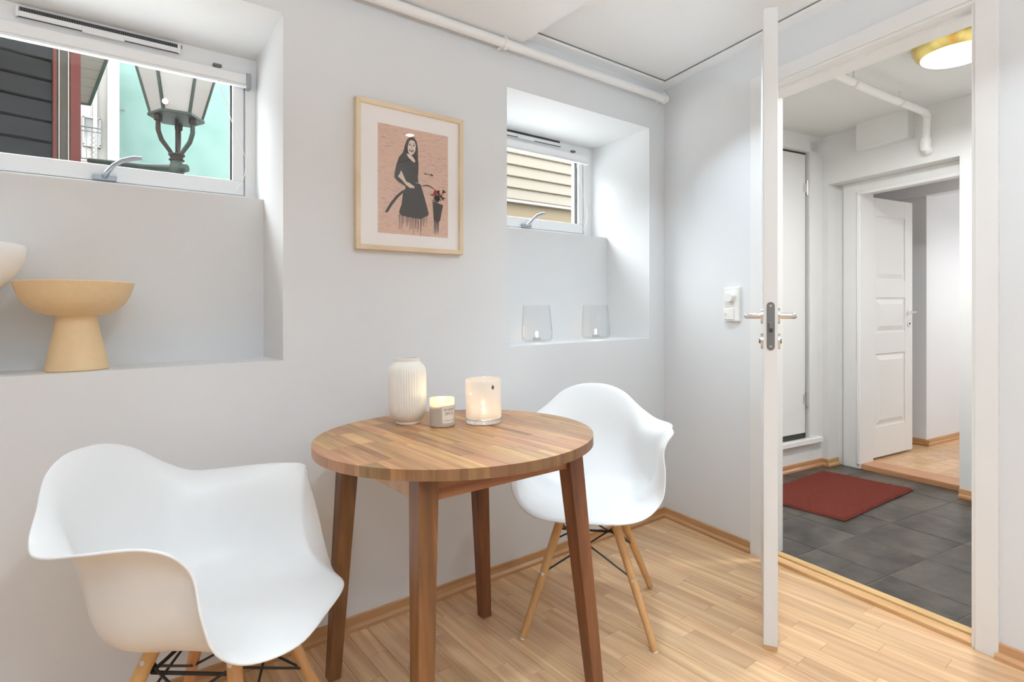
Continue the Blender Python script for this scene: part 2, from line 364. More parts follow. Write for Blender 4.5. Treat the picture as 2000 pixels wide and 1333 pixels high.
# door lining and casings of the near doorway
root = house('trim_5', 'white lining and casing around the near doorway', D2(1.0, 0, 0))
def part(tf, name, mat, par, *boxes, bevel=.0015, smooth=False):
    k = MB(tf)
    for b in boxes: k.box(*b)
    return k.build(name, mat, par, bevel=bevel, smooth=smooth)
part(D2, 'jamb', M_TRIM, root, (.590, .604, -.002, WT+.01, 0, 2.052))
part(D2, 'jamb', M_TRIM, root, (1.373, 1.385, -.004, WT+.01, 0, 2.052))
part(D2, 'head', M_TRIM, root, (.590, 1.385, -.004, WT+.01, 2.052, 2.064))
part(D2, 'door_stop', M_TRIM, root, (.603, 1.374, .045, WT+.012, 2.041, 2.053))
part(D2, 'casing', M_TRIM, root, (.547, .603, -.010, .003, 0, 2.12))
part(D2, 'casing', M_TRIM, root, (1.385, 1.445, -.012, .003, 0, 2.12))
part(D2, 'casing', M_TRIM, root, (.603, 1.385, -.010, .003, 2.064, 2.12))
part(D2, 'strike_plate', M_DKSTEEL, root, (1.3715, 1.3735, .012, .034, .98, 1.14))
th = house('trim_6', 'oak threshold between parquet and hall tiles', D2(1.0, 0, 0))
part(D2, 'threshold_board', M_SILLWOOD, th, (.604, 1.374, -.004, .044, -.012, .014), bevel=.003)
part(D2, 'threshold_board', M_SILLWOOD, th, (.604, 1.374, .0455, .084, -.012, .020), bevel=.003)

# ------------------------------------------------------------------ open door leaf (edge towards the viewer)
hinge = (.640, -.024); latch = (1.067, -.566)
hp, lp = D2(*hinge, 0), D2(*latch, 0)
ang = math.atan2(lp[1]-hp[1], lp[0]-hp[0]); LW = math.hypot(lp[0]-hp[0], lp[1]-hp[1])
door = bpy.data.objects.new('door_1', None); COL.objects.link(door); door.location = (hp[0], hp[1], lp[2]); door.rotation_euler = (0, 0, ang)
tag(door, 'white flush door standing open edge-on with steel lever handles', kind='structure')
k = MB(); k.box(0, LW, -.021, .021, .014, 2.052); k.build('leaf', M_DOOR, door, bevel=.0015)
k = MB(); k.box(LW-.02, LW-.0005, -.0195, .0195, .001, .0138); k.build('bottom_edge', M_SILLWOOD, door)
HZ = 1.068
def stadium(k, x, hw, z0, z1, th):
    pts = []
    for i in range(13): a = PI*i/12; pts.append((hw*math.cos(a), z1 - hw + hw*math.sin(a)))
    for i in range(13): a = PI + PI*i/12; pts.append((hw*math.cos(a), z0 + hw + hw*math.sin(a)))
    k.extrude(pts, lambda t, p, q: (t, p, q), x, x+th)
k = MB(); stadium(k, LW-.0003, .0118, .958, 1.112, .0016); lk = k.build('lock_plate', M_DKSTEEL, door)
for z in (1.10, .97):
    k = MB(); k.tube([(LW+.001, 0, z), (LW+.0022, 0, z)], .004, 14); k.build('screw', M_STEEL, lk)
k = MB(); k.box(LW+.001, LW+.009, -.006, .007, 1.028, 1.048); k.build('latch_bolt', M_DKSTEEL, lk, bevel=.002)
k = MB(); k.box(LW+.0012, LW+.002, -.005, .005, 1.016, 1.025); k.build('latch_slot', M_GAP, lk)
for sgn in (-1, 1):
    k = MB(); hx = LW-.058
    k.tube([(hx, sgn*.021, HZ), (hx, sgn*.064, HZ), (hx-.006, sgn*.070, HZ), (hx-.02, sgn*.072, HZ), (hx-.115, sgn*.072, HZ)], .0092, 16); k.build('lever_handle', M_STEEL, door, smooth=True)
    k = MB(); k.tube([(hx, sgn*.021, HZ), (hx, sgn*.029, HZ)], .026, 28); k.build('rosette', M_STEEL, door, smooth=True)
    k = MB(); k.tube([(hx, sgn*.021, .985), (hx, sgn*.029, .985)], .026, 28); ro = k.build('key_rosette', M_STEEL, door, smooth=True)
    k = MB(); k.tube([(hx, sgn*.029, .985), (hx, sgn*.034, .985)], .008, 12); k.build('key_cylinder', M_DKSTEEL, ro, smooth=True)
for z in (.27, 1.79):
    k = MB(); k.tube([(.0, .028, z-.035), (.0, .028, z+.035)], .0075, 12); k.box(0, .03, .0205, .0225, z-.035, z+.035); k.build('hinge', M_STEEL, door, smooth=True)

# ------------------------------------------------------------------ hall
HZC = 2.285
m = MB(D2); m.box(-.27, 1.6, WT-.005, 1.90, HZC, 2.6); st(m.build('ceiling', M_HALL), 'white ceiling of the small hall')
# far wall of the hall with recess and inner doorway
T1 = 1.635
m = MB(D2); m.box(-.27, -.124, T1, 1.90, -.1, 2.6); m.box(-1.3, -.26, 1.82, 1.90, -.1, 2.6); m.box(.648, 1.6, T1, 1.90, -.1, 2.6); m.box(-.124, .648, T1, 1.90, 1.95, 2.6); m.box(-.124, .03, 1.765, 1.90, -.1, 1.95); m.box(.03, .648, 1.765, 1.90, 1.875, 1.95); m.box(.63, .648, 1.765, 1.90, -.1, 1.95)
st(m.build('wall_hall_far', M_HALL), 'white far wall of the hall with recessed doorway')
m = MB(D2); m.box(-.27, -.17, .0, 1.209-.6, -.1, 2.6); m.box(-.27, -.17, .6, T1, 2.165, 2.6); m.box(-.27, -.17, .6, T1, -.1, .20); m.box(-.27, -.17, 1.484, T1, .2, 2.165); m.box(-.27, -.2, .6, 1.49, .2, 2.165)
st(m.build('wall_hall_left', M_HALL), 'white hall wall with a raised cupboard door')
m = MB(D2); m.box(1.55, 1.65, WT, 1.7, -.1, 2.6); st(m.build('wall_hall_right', M_HALL), 'hidden right wall of the hall')
# cupboard door in the left hall wall
cb = house('door_2', 'flush white cupboard door in the left hall wall', D2(-.17, 1.1, .2))
part(D2, 'leaf', M_HALL, cb, (-.2, -.182, .62, 1.470, .242, 2.150))
part(D2, 'shadow_gap', M_GAP, cb, (-.199, -.19, .6, 1.484, 2.151, 2.166), (-.199, -.19, 1.471, 1.484, .23, 2.155), (-.199, -.19, .6, 1.484, .205, .2415), bevel=0)
part(D2, 'casing', M_HALL, cb, (-.175, -.155, 1.484, 1.565, .205, 2.24))
part(D2, 'casing', M_HALL, cb, (-.175, -.155, .6, 1.565, 2.168, 2.24))
part(D2, 'sill_board', M_TRIM, cb, (-.175, -.135, .6, 1.60, .172, .207), bevel=.004)
for z in (.472, 1.923):
    k = MB(D2); k.tube([(-.176, 1.482, z-.05), (-.176, 1.482, z+.05)], .009, 12); k.box(-.184, -.1805, 1.445, 1.48, z-.03, z+.03); k.build('hinge', M_STEEL, cb, smooth=True)
# boxed duct and pipe
k = MB(D2); k.box(.105, .415, T1-.075, T1+.01, 2.113, 2.30); tag(k.build('duct_box', M_HALL, bevel=.006), 'white boxed-in duct under the hall ceiling left of the bent pipe', 'box')
hp_ = house('water_pipe', 'white bent pipe under the hall ceiling turning down beside the duct box', D2(.5, 1.5, 2.2), kind=None, cat='pipe')
k = MB(D2)
k.tube([(.640, .25, 2.222), (.602, .569, 2.222), (.566, .895, 2.222), (.53, 1.45, 2.222), (.522, 1.53, 2.222), (.512, 1.573, 2.21), (.505, 1.585, 2.18), (.50, 1.587, 2.10), (.498, 1.587, 2.065)], .0195, 16)
k.build('tube', M_PIPE, hp_, smooth=True)
k = MB(D2); k.tube([(.498, 1.587, 2.085), (.497, 1.587, 2.05), (.496, 1.59, 2.03), (.496, 1.61, 2.02), (.496, 1.64, 2.02)], .027, 16); k.build('elbow', M_PIPE, hp_, smooth=True)
for s, t in ((.585, .72), (.545, 1.22)):
    k = MB(D2); k.tube([(s+.002, t-.012, 2.222), (s, t+.012, 2.222)], .0225, 16); k.box(s-.006, s+.006, t-.006, t+.006, 2.24, 2.288); k.build('pipe_clamp', M_HALL, hp_, smooth=True)
# floor tiles
m = MB(D2); m.box(-.2, 1.56, .08, 1.80, -.08, -.0016); tiles = st(m.build('floor', plain('tile_grout', (.13, .115, .095), .8, bump=.1, bscale=60)), 'dark stone tile floor of the hall')
def tilemat():
    m_, nt, b = newmat('slate_tile'); N = nt.nodes; L = nt.links
    tc = N.new('ShaderNodeTexCoord'); oi = N.new('ShaderNodeObjectInfo'); vm = N.new('ShaderNodeVectorMath'); vm.operation = 'MULTIPLY_ADD'
    L.new(oi.outputs['Random'], vm.inputs[0]); vm.inputs[1].default_value = (13, 29, 7); L.new(tc.outputs['Object'], vm.inputs[2])
    n1 = N.new('ShaderNodeTexNoise'); n1.inputs['Scale'].default_value = 5.5; n1.inputs['Detail'].default_value = 6; n1.inputs['Roughness'].default_value = .62; L.new(vm.outputs[0], n1.inputs['Vector'])
    r = N.new('ShaderNodeValToRGB'); r.color_ramp.elements[0].position = .38; r.color_ramp.elements[0].color = (.018, .013, .009, 1); r.color_ramp.elements[1].position = .62; r.color_ramp.elements[1].color = (.088, .072, .057, 1)
    L.new(n1.outputs['Fac'], r.inputs[0]); L.new(r.outputs[0], b.inputs['Base Color'])
    b.inputs['Roughness'].default_value = .33
    bp = N.new('ShaderNodeBump'); bp.inputs['Strength'].default_value = .25; bp.inputs['Distance'].default_value = .01; L.new(n1.outputs['Fac'], bp.inputs['Height']); L.new(bp.outputs[0], b.inputs['Normal'])
    return m_
M_TILE = tilemat(); PT = .305
for i in range(-3, 4):
    for j in range(-1, 6):
        s0, t0 = .668 + i*PT, .283 + j*PT
        a, b, c, d = max(s0+.002, -.165), min(s0+PT-.002, 1.5), max(t0+.002, .082), min(t0+PT-.002, 1.76)
        if b-a < .02 or d-c < .02: continue
        k = MB(D2); k.prism([(a, c), (b, c), (b, d), (a, d)], -.0034, random.uniform(-.0006, .0004), c=.0012); k.build('tile', M_TILE, tiles)
m = MB(D2); m.extrude(SK, lambda t, p, q: (-.17+p, t, q), .1, T1); st(m.build('baseboard_hall', M_SKIRT), 'reddish oak baseboard under the cupboard door')
m = MB(D2); m.extrude(SK, lambda t, p, q: (t, T1-p, q), -.17, -.124); m.extrude(SK, lambda t, p, q: (-.124+p, t, q), T1-.019, 1.745); st(m.build('baseboard_recess', M_SKIRT), 'small baseboard pieces at the left of the recess')
m = MB(D2); m.extrude(SK, lambda t, p, q: (t, T1-p, q), .648, 1.55); st(m.build('baseboard_far', M_SKIRT), 'baseboard right of the recess')
# inner doorway: casing, threshold, panelled door, room beyond
dc = house('trim_7', 'white casing around the inner doorway', D2(.3, 1.75, 0))
part(D2, 'casing', M_HALL, dc, (-.085, .030, 1.745, 1.768, 0, 1.95), bevel=.003)
part(D2, 'casing_bead', M_TRIM, dc, (.008, .030, 1.738, 1.748, 0.03, 1.873), bevel=.003)
part(D2, 'casing', M_HALL, dc, (.030, .64, 1.745, 1.768, 1.872, 1.95), bevel=.003)
part(D2, 'casing_bead', M_TRIM, dc, (.008, .64, 1.738, 1.748, 1.858, 1.880), bevel=.003)
ts = st(part(D2, 'trim_8', M_SKIRT, None, (-.03, .70, 1.755, 1.92, -.01, .034), bevel=.006), 'reddish oak threshold of the inner doorway')
FZ = .022
m = MB(D2); m.box(-1.3, 1.7, 1.92, 4.6, -.08, FZ-.0125); f2 = st(m.build('floor', M_OAKBASE), 'oak floor of the room behind the inner doorway')
s = 1.0; n2 = 0
for i in range(26):
    s = .66 - i*.068; t = 1.921
    while t < 3.9:
        L = random.choice([.3, .4, .5, .6]); k = MB(D2); k.box(s-.0675, s-.0003, t, min(t+L-.0006, 3.9), FZ-.012, FZ + random.uniform(-.0002, .0002)); k.build('floorboard', M_OAK, f2); t += L
    if s < -.2: break
m = MB(D2); m.box(-1.2, -.026, 2.72, 4.6, -.05, 2.3); st(m.build('wall_back_room', M_WALL, bevel=.004), 'white wall corner behind the inner doorway')
m = MB(D2); m.box(-1.3, -.60, 1.90, 2.74, -.05, 2.3); st(m.build('wall_back_room_side', M_WALL), 'white side wall behind the panelled door')
m = MB(D2); m.box(-1.3, 1.7, 4.5, 4.6, -.05, 2.3); m.box(1.6, 1.7, 1.9, 4.6, -.05, 2.3); st(m.build('wall_back_room_end', M_WALL), 'end wall of the room behind')
m = MB(D2); m.box(-1.3, 1.7, 1.88, 4.6, 2.03, 2.3); st(m.build('ceiling', M_CEIL), 'ceiling of the room behind the inner doorway')
m = MB(D2); m.box(-.62, 1.7, 2.69, 2.80, 1.945, 2.05); st(m.build('trim_9', M_WALL), 'white lintel across the back room')
m = MB(D2); m.extrude(SK, lambda t, p, q: (t, 2.72-p, q+FZ), -.6, -.026+.019); m.extrude(SK, lambda t, p, q: (-.026+p, t, q+FZ), 2.72-.019, 4.5); m.extrude(SK, lambda t, p, q: (-.6+p, t, q+FZ), 1.95, 2.72); st(m.build('baseboard_back_room', M_SKIRT), 'oak baseboard around the white wall corner')
# panelled door leaf, opened away at a right angle
pd = house('door_3', 'white panelled door standing open behind the hall', D2(-.015, 1.85, 0))
LZ0, LZ1, LT0, LT1, LS = .040, 1.862, 1.872, 2.452, .006
def pbox(*a): return a
k = MB(D2); k.box(-.034, LS-.006, LT0, LT1, LZ0, LZ1)
rails = [(LZ0, .255), (.765, .915), (1.16, 1.285), (1.735, LZ1)]
for a, b in rails: k.box(LS-.006, LS, LT0+.10, LT1-.10, a, b)
k.box(LS-.006, LS, LT0, LT0+.10, LZ0, LZ1); k.box(LS-.006, LS, LT1-.10, LT1, LZ0, LZ1)
k.build('leaf', M_HALL, pd, bevel=.002)
for (a, b) in ((.255, .765), (.915, 1.16), (1.285, 1.735)):
    k = MB(D2); x0, x1 = LT0+.10, LT1-.10
    q = [(x0+.012, a+.012), (x1-.012, a+.012), (x1-.012, b-.012), (x0+.012, b-.012)]; q2 = [(x0+.045, a+.045), (x1-.045, a+.045), (x1-.045, b-.045), (x0+.045, b-.045)]
    k.add([(LS-.0065, *p) for p in q] + [(LS+.003, *p) for p in q2], [(4, 5, 6, 7)] + [(i, (i+1) % 4, (i+1) % 4+4, i+4) for i in range(4)], 0)
    k.build('panel', M_HALL, pd)
for z in (.245, 1.71):
    k = MB(D2); k.box(LS, LS+.003, LT0+.004, LT0+.05, z-.035, z+.035); k.tube([(LS+.006, LT0-.008, z-.045), (LS+.006, LT0-.008, z+.045)], .009, 12); k.build('hinge', M_TRIM, pd, smooth=True)
k = MB(D2); hz = 1.055; ht = LT1-.05
k.tube([(LS, ht, hz), (LS+.045, ht, hz), (LS+.052, ht-.01, hz), (LS+.053, ht-.09, hz-.005)], .008, 12); k.build('lever_handle', M_CHROME, pd, smooth=True)
for z in (hz, hz-.085):
    k = MB(D2); k.tube([(LS, ht, z), (LS+.006, ht, z)], .022, 20); k.build('rosette', M_CHROME, pd, smooth=True)
k = MB(D2); k.tube([(LS+.006, ht, hz-.085), (LS+.008, ht, hz-.085)], .006, 10); k.build('keyhole', M_GAP, pd)

# hall ceiling lamp
lamp = thing('ceiling_lamp', 'round hall ceiling lamp with brass ring and glowing white glass', 'lamp', W(3.137, .795, HZC))
M_BRASS = plain('polished_brass', (.80, .62, .22), .22, metal=1)
k = MB(); k.lathe([(.10, 0), (.166, 0), (.170, -.008), (.168, -.02), (.155, -.045), (.140, -.06), (.134, -.06), (.13, -.03)], 64); k.build('brass_ring', M_BRASS, lamp, smooth=True)
k = MB(); k.lathe([(.137, -.050)] + [(.137*math.cos(a*PI/20), -.058-.032*math.sin(a*PI/20)) for a in range(1, 10)] + [(.002, -.0905)], 64); k.build('glass_diffuser', emit('lamp_glass', (1, .965, .88), 2.6), lamp, smooth=True)

# doormat
mat_ = thing('doormat', 'rust red coir doormat on the dark hall tiles', 'mat', W(3.545, 1.475, 0), 0)
a0 = math.atan2(1.204-1.247, 3.925-3.093)
def dm():
    m_, nt, b = newmat('red_coir'); N = nt.nodes; L = nt.links
    tc = N.new('ShaderNodeTexCoord'); n1 = N.new('ShaderNodeTexNoise'); n1.inputs['Scale'].default_value = 420; n1.inputs['Detail'].default_value = 3; L.new(tc.outputs['Object'], n1.inputs['Vector'])
    r = N.new('ShaderNodeValToRGB'); r.color_ramp.elements[0].position = .35; r.color_ramp.elements[0].color = (.085, .015, .010, 1); r.color_ramp.elements[1].position = .7; r.color_ramp.elements[1].color = (.29, .072, .050, 1)
    L.new(n1.outputs['Fac'], r.inputs[0]); L.new(r.outputs[0], b.inputs['Base Color']); b.inputs['Roughness'].default_value = .95; b.inputs['Specular IOR Level'].default_value = .1
    bp = N.new('ShaderNodeBump'); bp.inputs['Strength'].default_value = 1; bp.inputs['Distance'].default_value = .004; L.new(n1.outputs['Fac'], bp.inputs['Height']); L.new(bp.outputs[0], b.inputs['Normal'])
    return m_
M_COIR = dm()
mc = [(3.093, 1.247), (3.925, 1.204), (3.93, 1.72), (3.098, 1.763)]
loc = [(x-3.545, y-1.475) for x, y in mc]
k = MB(); k.prism(loc, .001, .004); k.build('backing', M_RUBBER, mat_)
NX, NY = 90, 56
vs = []; fs = []
for j in range(NY+1):
    for i in range(NX+1):
        a, b = i/NX, j/NY; x = (1-b)*((1-a)*loc[0][0]+a*loc[1][0]) + b*((1-a)*loc[3][0]+a*loc[2][0]); y = (1-b)*((1-a)*loc[0][1]+a*loc[1][1]) + b*((1-a)*loc[3][1]+a*loc[2][1])
        e = i in (0, NX) or j in (0, NY)
        vs.append((x + random.uniform(-.002, .002), y + random.uniform(-.002, .002), .004 if e else .014 + random.uniform(-.0015, .0015)))
for j in range(NY):
    for i in range(NX): q = j*(NX+1)+i; fs.append((q, q+1, q+NX+2, q+NX+1))
k = MB(); k.add(vs, fs); k.build('coir_pile', M_COIR, mat_, smooth=True, fix=False)

# ------------------------------------------------------------------ heating pipe of the dining room
pr = house('water_pipe', 'long straight white pipe under the ceiling along the window wall', W(1.4, 1.84, 2.19), kind=None, cat='pipe')
k = MB(W); k.tube([(-2.55, 1.842, 2.196), (2.425, 1.842, 2.196)], .0185, 20); k.build('tube', M_PIPE, pr, smooth=True)
for u in (1.375, 2.405):
    k = MB(W); k.tube([(u-.009, 1.842, 2.196), (u+.009, 1.842, 2.196)], .0215, 20); k.box(u-.008, u+.008, 1.842, V0, 2.188, 2.204); k.box(u-.006, u+.006, 1.836, 1.848, 2.168, 2.226); k.build('pipe_clamp', M_PIPE, pr, smooth=True)
    k = MB(W); k.tube([(u, 1.842, 2.214), (u, 1.842, 2.226)], .006, 8); k.build('clamp_screw', M_DKSTEEL, pr)

# recessed spot near the door (its lens shows as a glint in the picture glass)
rs = thing('ceiling_spotlight', 'small round recessed spotlight in the ceiling near the open door', 'lamp', W(1.77, .30, 2.287))
k = MB(); k.lathe([(.031, 0), (.042, 0), (.043, -.004), (.040, -.007), (.031, -.006)], 32); k.build('trim_ring', M_STEEL, rs, smooth=True)
k = MB(); k.lathe([(.031, -.001), (.028, -.006), (.018, -.011), (.002, -.013)], 24); k.build('lens', emit('spot_lens', (1, .95, .88), 40), rs, smooth=True)
# dimmer switch
sw = house('light_switch', 'white double wall switch with round dimmer knob beside the door', D2(.447, 0, 1.12), kind=None, cat='switch')
part(D2, 'plate', M_PLASTIC, sw, (.404, .490, -.012, .001, 1.038, 1.197), bevel=.004)
part(D2, 'rocker', M_PLASTIC, sw, (.410, .462, -.017, -.010, 1.046, 1.100), bevel=.002)
k = MB(D2); k.tube([(.440, -.010, 1.152), (.440, -.026, 1.152), (.440, -.028, 1.152)], [.0265, .0255, .023], 32); k.build('dimmer_knob', M_PLASTIC, sw, smooth=True)
k = MB(D2); k.tube([(.418, -.017, 1.076), (.418, -.024, 1.076)], .0045, 12); k.build('pilot_knob', M_PLASTIC, sw, smooth=True)

# ------------------------------------------------------------------ framed print
pf = house('picture_frame', 'pale wood frame with a stencil print of a woman in black on the window wall', W(.971, V0, 1.588), kind=None, cat='picture')
FU0, FU1, FZ0, FZ1 = .754, 1.190, 1.325, 1.852
M_PALE = wood('pale_birch', (.66, .50, .33), (.78, .63, .45), scale=(3, 3, 3), rough=.5, var=.04)
fw, fd = .0165, .026; vf = V0-fd
def mitre(k, a, b, c, d, o0, o1):  # quads for frame sides
    pass
for nm, q in (('frame_rail', [(FU0, FZ1), (FU1, FZ1), (FU1-fw, FZ1-fw), (FU0+fw, FZ1-fw)]), ('frame_rail', [(FU0, FZ0), (FU1, FZ0), (FU1-fw, FZ0+fw), (FU0+fw, FZ0+fw)]),
              ('frame_stile', [(FU0, FZ0), (FU0, FZ1), (FU0+fw, FZ1-fw), (FU0+fw, FZ0+fw)]), ('frame_stile', [(FU1, FZ0), (FU1, FZ1), (FU1-fw, FZ1-fw), (FU1-fw, FZ0+fw)])):
    k = MB(W); k.extrude(q, lambda t, p, z: (p, t, z), vf, V0-.001); k.build(nm, M_PALE, pf, bevel=.001)
part(W, 'mat_board', plain('mat_board', (.93, .90, .88), .8), pf, (FU0+.01, FU1-.01, V0-.016, V0-.012, FZ0+.01, FZ1-.01), bevel=0)
part(W, 'glazing', thin_glass('picture_glass', (1, 1, 1), .035), pf, (FU0+.014, FU1-.014, V0-.0195, V0-.0180, FZ0+.014, FZ1-.014), bevel=0)
PU0, PU1, PZ0, PZ1 = .837, 1.125, 1.387, 1.778
def printmat():
    m_, nt, b = newmat('pink_print_paper'); N = nt.nodes; L = nt.links
    tc = N.new('ShaderNodeTexCoord'); mp = N.new('ShaderNodeMapping'); mp.inputs['Scale'].default_value = (26, 1, 190); mp.inputs['Rotation'].default_value = (0, .12, 0); L.new(tc.outputs['Object'], mp.inputs[0])
    n1 = N.new('ShaderNodeTexNoise'); n1.inputs['Scale'].default_value = 1.6; n1.inputs['Detail'].default_value = 5; n1.inputs['Distortion'].default_value = .8; L.new(mp.outputs[0], n1.inputs['Vector'])
    r = N.new('ShaderNodeValToRGB'); e = r.color_ramp.elements; e[0].position = .30; e[0].color = (.50, .31, .235, 1); e[1].position = .46; e[1].color = (.72, .485, .38, 1)
    x = r.color_ramp.elements.new(.75); x.color = (.77, .54, .43, 1)
    L.new(n1.outputs['Fac'], r.inputs[0]); L.new(r.outputs[0], b.inputs['Base Color']); b.inputs['Roughness'].default_value = .7; return m_
k = MB(W); k.box(PU0, PU1, V0-.0166, V0-.0160, PZ0, PZ1); pp = k.build('print', printmat(), pf)
# stencil figure, outlines in print units (0..1 across, 0..1 down)
XL, XR = 58.0, 803.0
def nrm(x, y):
    a = (x-58)/745.; yt = 55 + 167*a; yb = 1208 + 72*a; return a, (y-yt)/(yb-yt)
def shape(k, pts, lay=0, mi=0):
    vv = V0-.0167-.0001*lay; vs = []
    for x, y in pts: a, b = nrm(x, y); vs.append((PU0+(PU1-PU0)*a, vv, PZ1-(PZ1-PZ0)*b))
    k.add(vs, [tuple(range(len(vs)))], mi)
def stroke(k, pts, w, lay=0, mi=0):
    L_, R_ = [], []
    for i, (x, y) in enumerate(pts):
        x0, y0 = pts[max(0, i-1)]; x1, y1 = pts[min(len(pts)-1, i+1)]; d = math.hypot(x1-x0, y1-y0); nx, ny = -(y1-y0)/d, (x1-x0)/d
        ww = w[i] if isinstance(w, list) else w; L_.append((x+nx*ww/2, y+ny*ww/2)); R_.append((x-nx*ww/2, y-ny*ww/2))
    for i in range(len(pts)-1): shape(k, [L_[i], L_[i+1], R_[i+1], R_[i]], lay, mi)
M_INK = plain('stencil_ink', (.045, .034, .027), .6); M_FLESH = plain('stencil_pale', (.80, .64, .54), .7); M_RED = plain('stencil_red', (.50, .075, .035), .7)
k = MB(W)
shape(k, [(390,210),(352,240),(330,300),(312,370),(270,420),(242,500),(224,590),(222,635),(255,675),(300,705),(335,728),(335,752),(362,764),(310,800),(303,860),(296,915),(278,965),(270,1000),(290,1032),(340,1045),(420,1062),(500,1076),(545,1052),(582,1040),(584,1010),(562,930),(540,850),(515,770),(500,715),(474,690),(468,640),(475,560),(474,490),(470,440),(468,330),(455,262),(430,222)])
stroke(k, [(140,997),(195,905),(250,835),(300,790),(350,762),(400,748)], [26,30,30,26,22,16], 1)
stroke(k, [(515,728),(560,725),(600,735),(645,768)], [9,13,12,8], 1)
shape(k, [(628,890),(690,912),(747,938),(730,1010),(715,1092),(690,1120),(640,1088),(634,990)])
random.seed(3)
for i in range(46):
    x, y = random.gauss(690, 34), random.gauss(852, 26); r = random.uniform(11, 22); a = random.uniform(0, PI)
    shape(k, [(x+r*1.5*math.cos(a), y+r*1.5*math.sin(a)), (x+r*.5*math.cos(a+1.5), y+r*.5*math.sin(a+1.5)), (x-r*1.5*math.cos(a), y-r*1.5*math.sin(a)), (x-r*.5*math.cos(a+1.5), y-r*.5*math.sin(a+1.5))], 1)
stroke(k, [(540,602),(585,612),(632,622)], [10,7,12], 1); stroke(k, [(545,592),(550,614)], 8, 1); stroke(k, [(610,610),(628,628)], 16, 1)
for i in range(22):
    x = 276 + i*13.6 + random.uniform(-4, 4); L = random.uniform(50, 150) + (60 if 9 < i < 18 else 0); y0 = 1030 + (i*2 if i < 17 else 40-(i-17)*6)
    stroke(k, [(x, y0-12), (x+random.uniform(-3, 3), y0+L*.6), (x-2, y0+L)], [random.uniform(5, 9), 5, 3], 1)
for i in range(6): x = 648 + i*10; stroke(k, [(x, 1085), (x-2, 1150+random.uniform(0, 90)), (x-4, 1200+random.uniform(0, 55))], [9, 6, 4], 1)
k.build('ink_figure', M_INK, pp, fix=False)
k = MB(W); shape(k, [(377,255),(362,300),(360,345),(372,385),(396,405),(420,393),(440,360),(446,305),(432,262),(402,246)], 2); k.build('face', M_FLESH, pp, fix=False)
k = MB(W); shape(k, [(346,388),(368,428),(408,468),(432,484),(441,466),(424,436),(404,412),(376,392)], 2); k.build('neckline', M_FLESH, pp, fix=False)
k = MB(W); shape(k, [(290,560),(276,598),(258,622),(300,662),(340,712),(372,738),(388,752),(404,742),(412,756),(420,744),(434,754),(428,730),(396,708),(372,690),(346,680),(326,640),(306,590)], 2); k.build('forearm', M_FLESH, pp, fix=False)
k = MB(W); stroke(k, [(440,692),(480,700),(515,722)], [3,6,4], 2); k.build('hose_glint', M_FLESH, pp, fix=False)
k = MB(W)
shape(k, [(373,288),(392,290),(390,302),(374,302)], 3); shape(k, [(414,296),(434,300),(432,311),(414,308)], 3); shape(k, [(368,340),(392,350),(420,350),(424,362),(404,374),(384,366)], 3); stroke(k, [(400,300),(404,330),(396,336)], 4, 3)
stroke(k, [(370,275),(394,279)], 4, 3); stroke(k, [(412,283),(436,289)], 4, 3)
k.build('face_marks', M_INK, pp, fix=False)
k = MB(W); shape(k, [(378,350),(398,356),(416,355),(406,363),(390,361)], 4); k.build('teeth', M_FLESH, pp, fix=False)
k = MB(W)
for i in range(16):
    x, y = random.gauss(682, 26), random.gauss(812, 16); r = random.uniform(10, 19); shape(k, [(x+r, y), (x, y+r*.8), (x-r, y), (x, y-r*.8)], 3)
stroke(k, [(640,765),(665,790),(690,812)], [6,12,10], 3)
k.build('red_petals', M_RED, pp, fix=False)
random.seed(11)

# ------------------------------------------------------------------ dining table
TC = (.8815, 1.398); TR = .398; TH = .745
tb = thing('dining_table', 'small round acacia table with tapered square legs between the white armchairs', 'table', W(*TC, 0), 0)
k = MB(); k.lathe([(.01, TH-.0275), (TR-.006, TH-.0275), (TR-.006, TH-.0262), (.01, TH-.0262)], 72); top = k.build('tabletop', M_APRON, tb)
NSEG = 120; sa = math.radians(84)     # stave direction
ca_, sa_ = math.cos(sa), math.sin(sa)
def cliprow(a0, a1, b0, b1, r):
    poly = [(r*math.cos(2*PI*i/NSEG), r*math.sin(2*PI*i/NSEG)) for i in range(NSEG)]
    for A, B, C in ((1, 0, a1), (-1, 0, -a0), (0, 1, b1), (0, -1, -b0)):
        poly = clip(poly, A, B, C)
        if len(poly) < 3: return None
    return poly
wst = .0445; a = -TR-.01
stroot = top
while a < TR:
    b = -TR - random.uniform(0, .25)
    while b < TR:
        L = random.choice([.16, .2, .25, .3, .36]); g = .00018
        poly = cliprow(a+g, a+wst-g, b+g, b+L-g, TR)
        if poly:
            k = MB(); k.prism(poly, TH-.026, TH, c=.0)
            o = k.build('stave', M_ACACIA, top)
        b += L
    a += wst
# orient the grain: all staves share the rotation of the top
top.rotation_euler = (0, 0, 0)
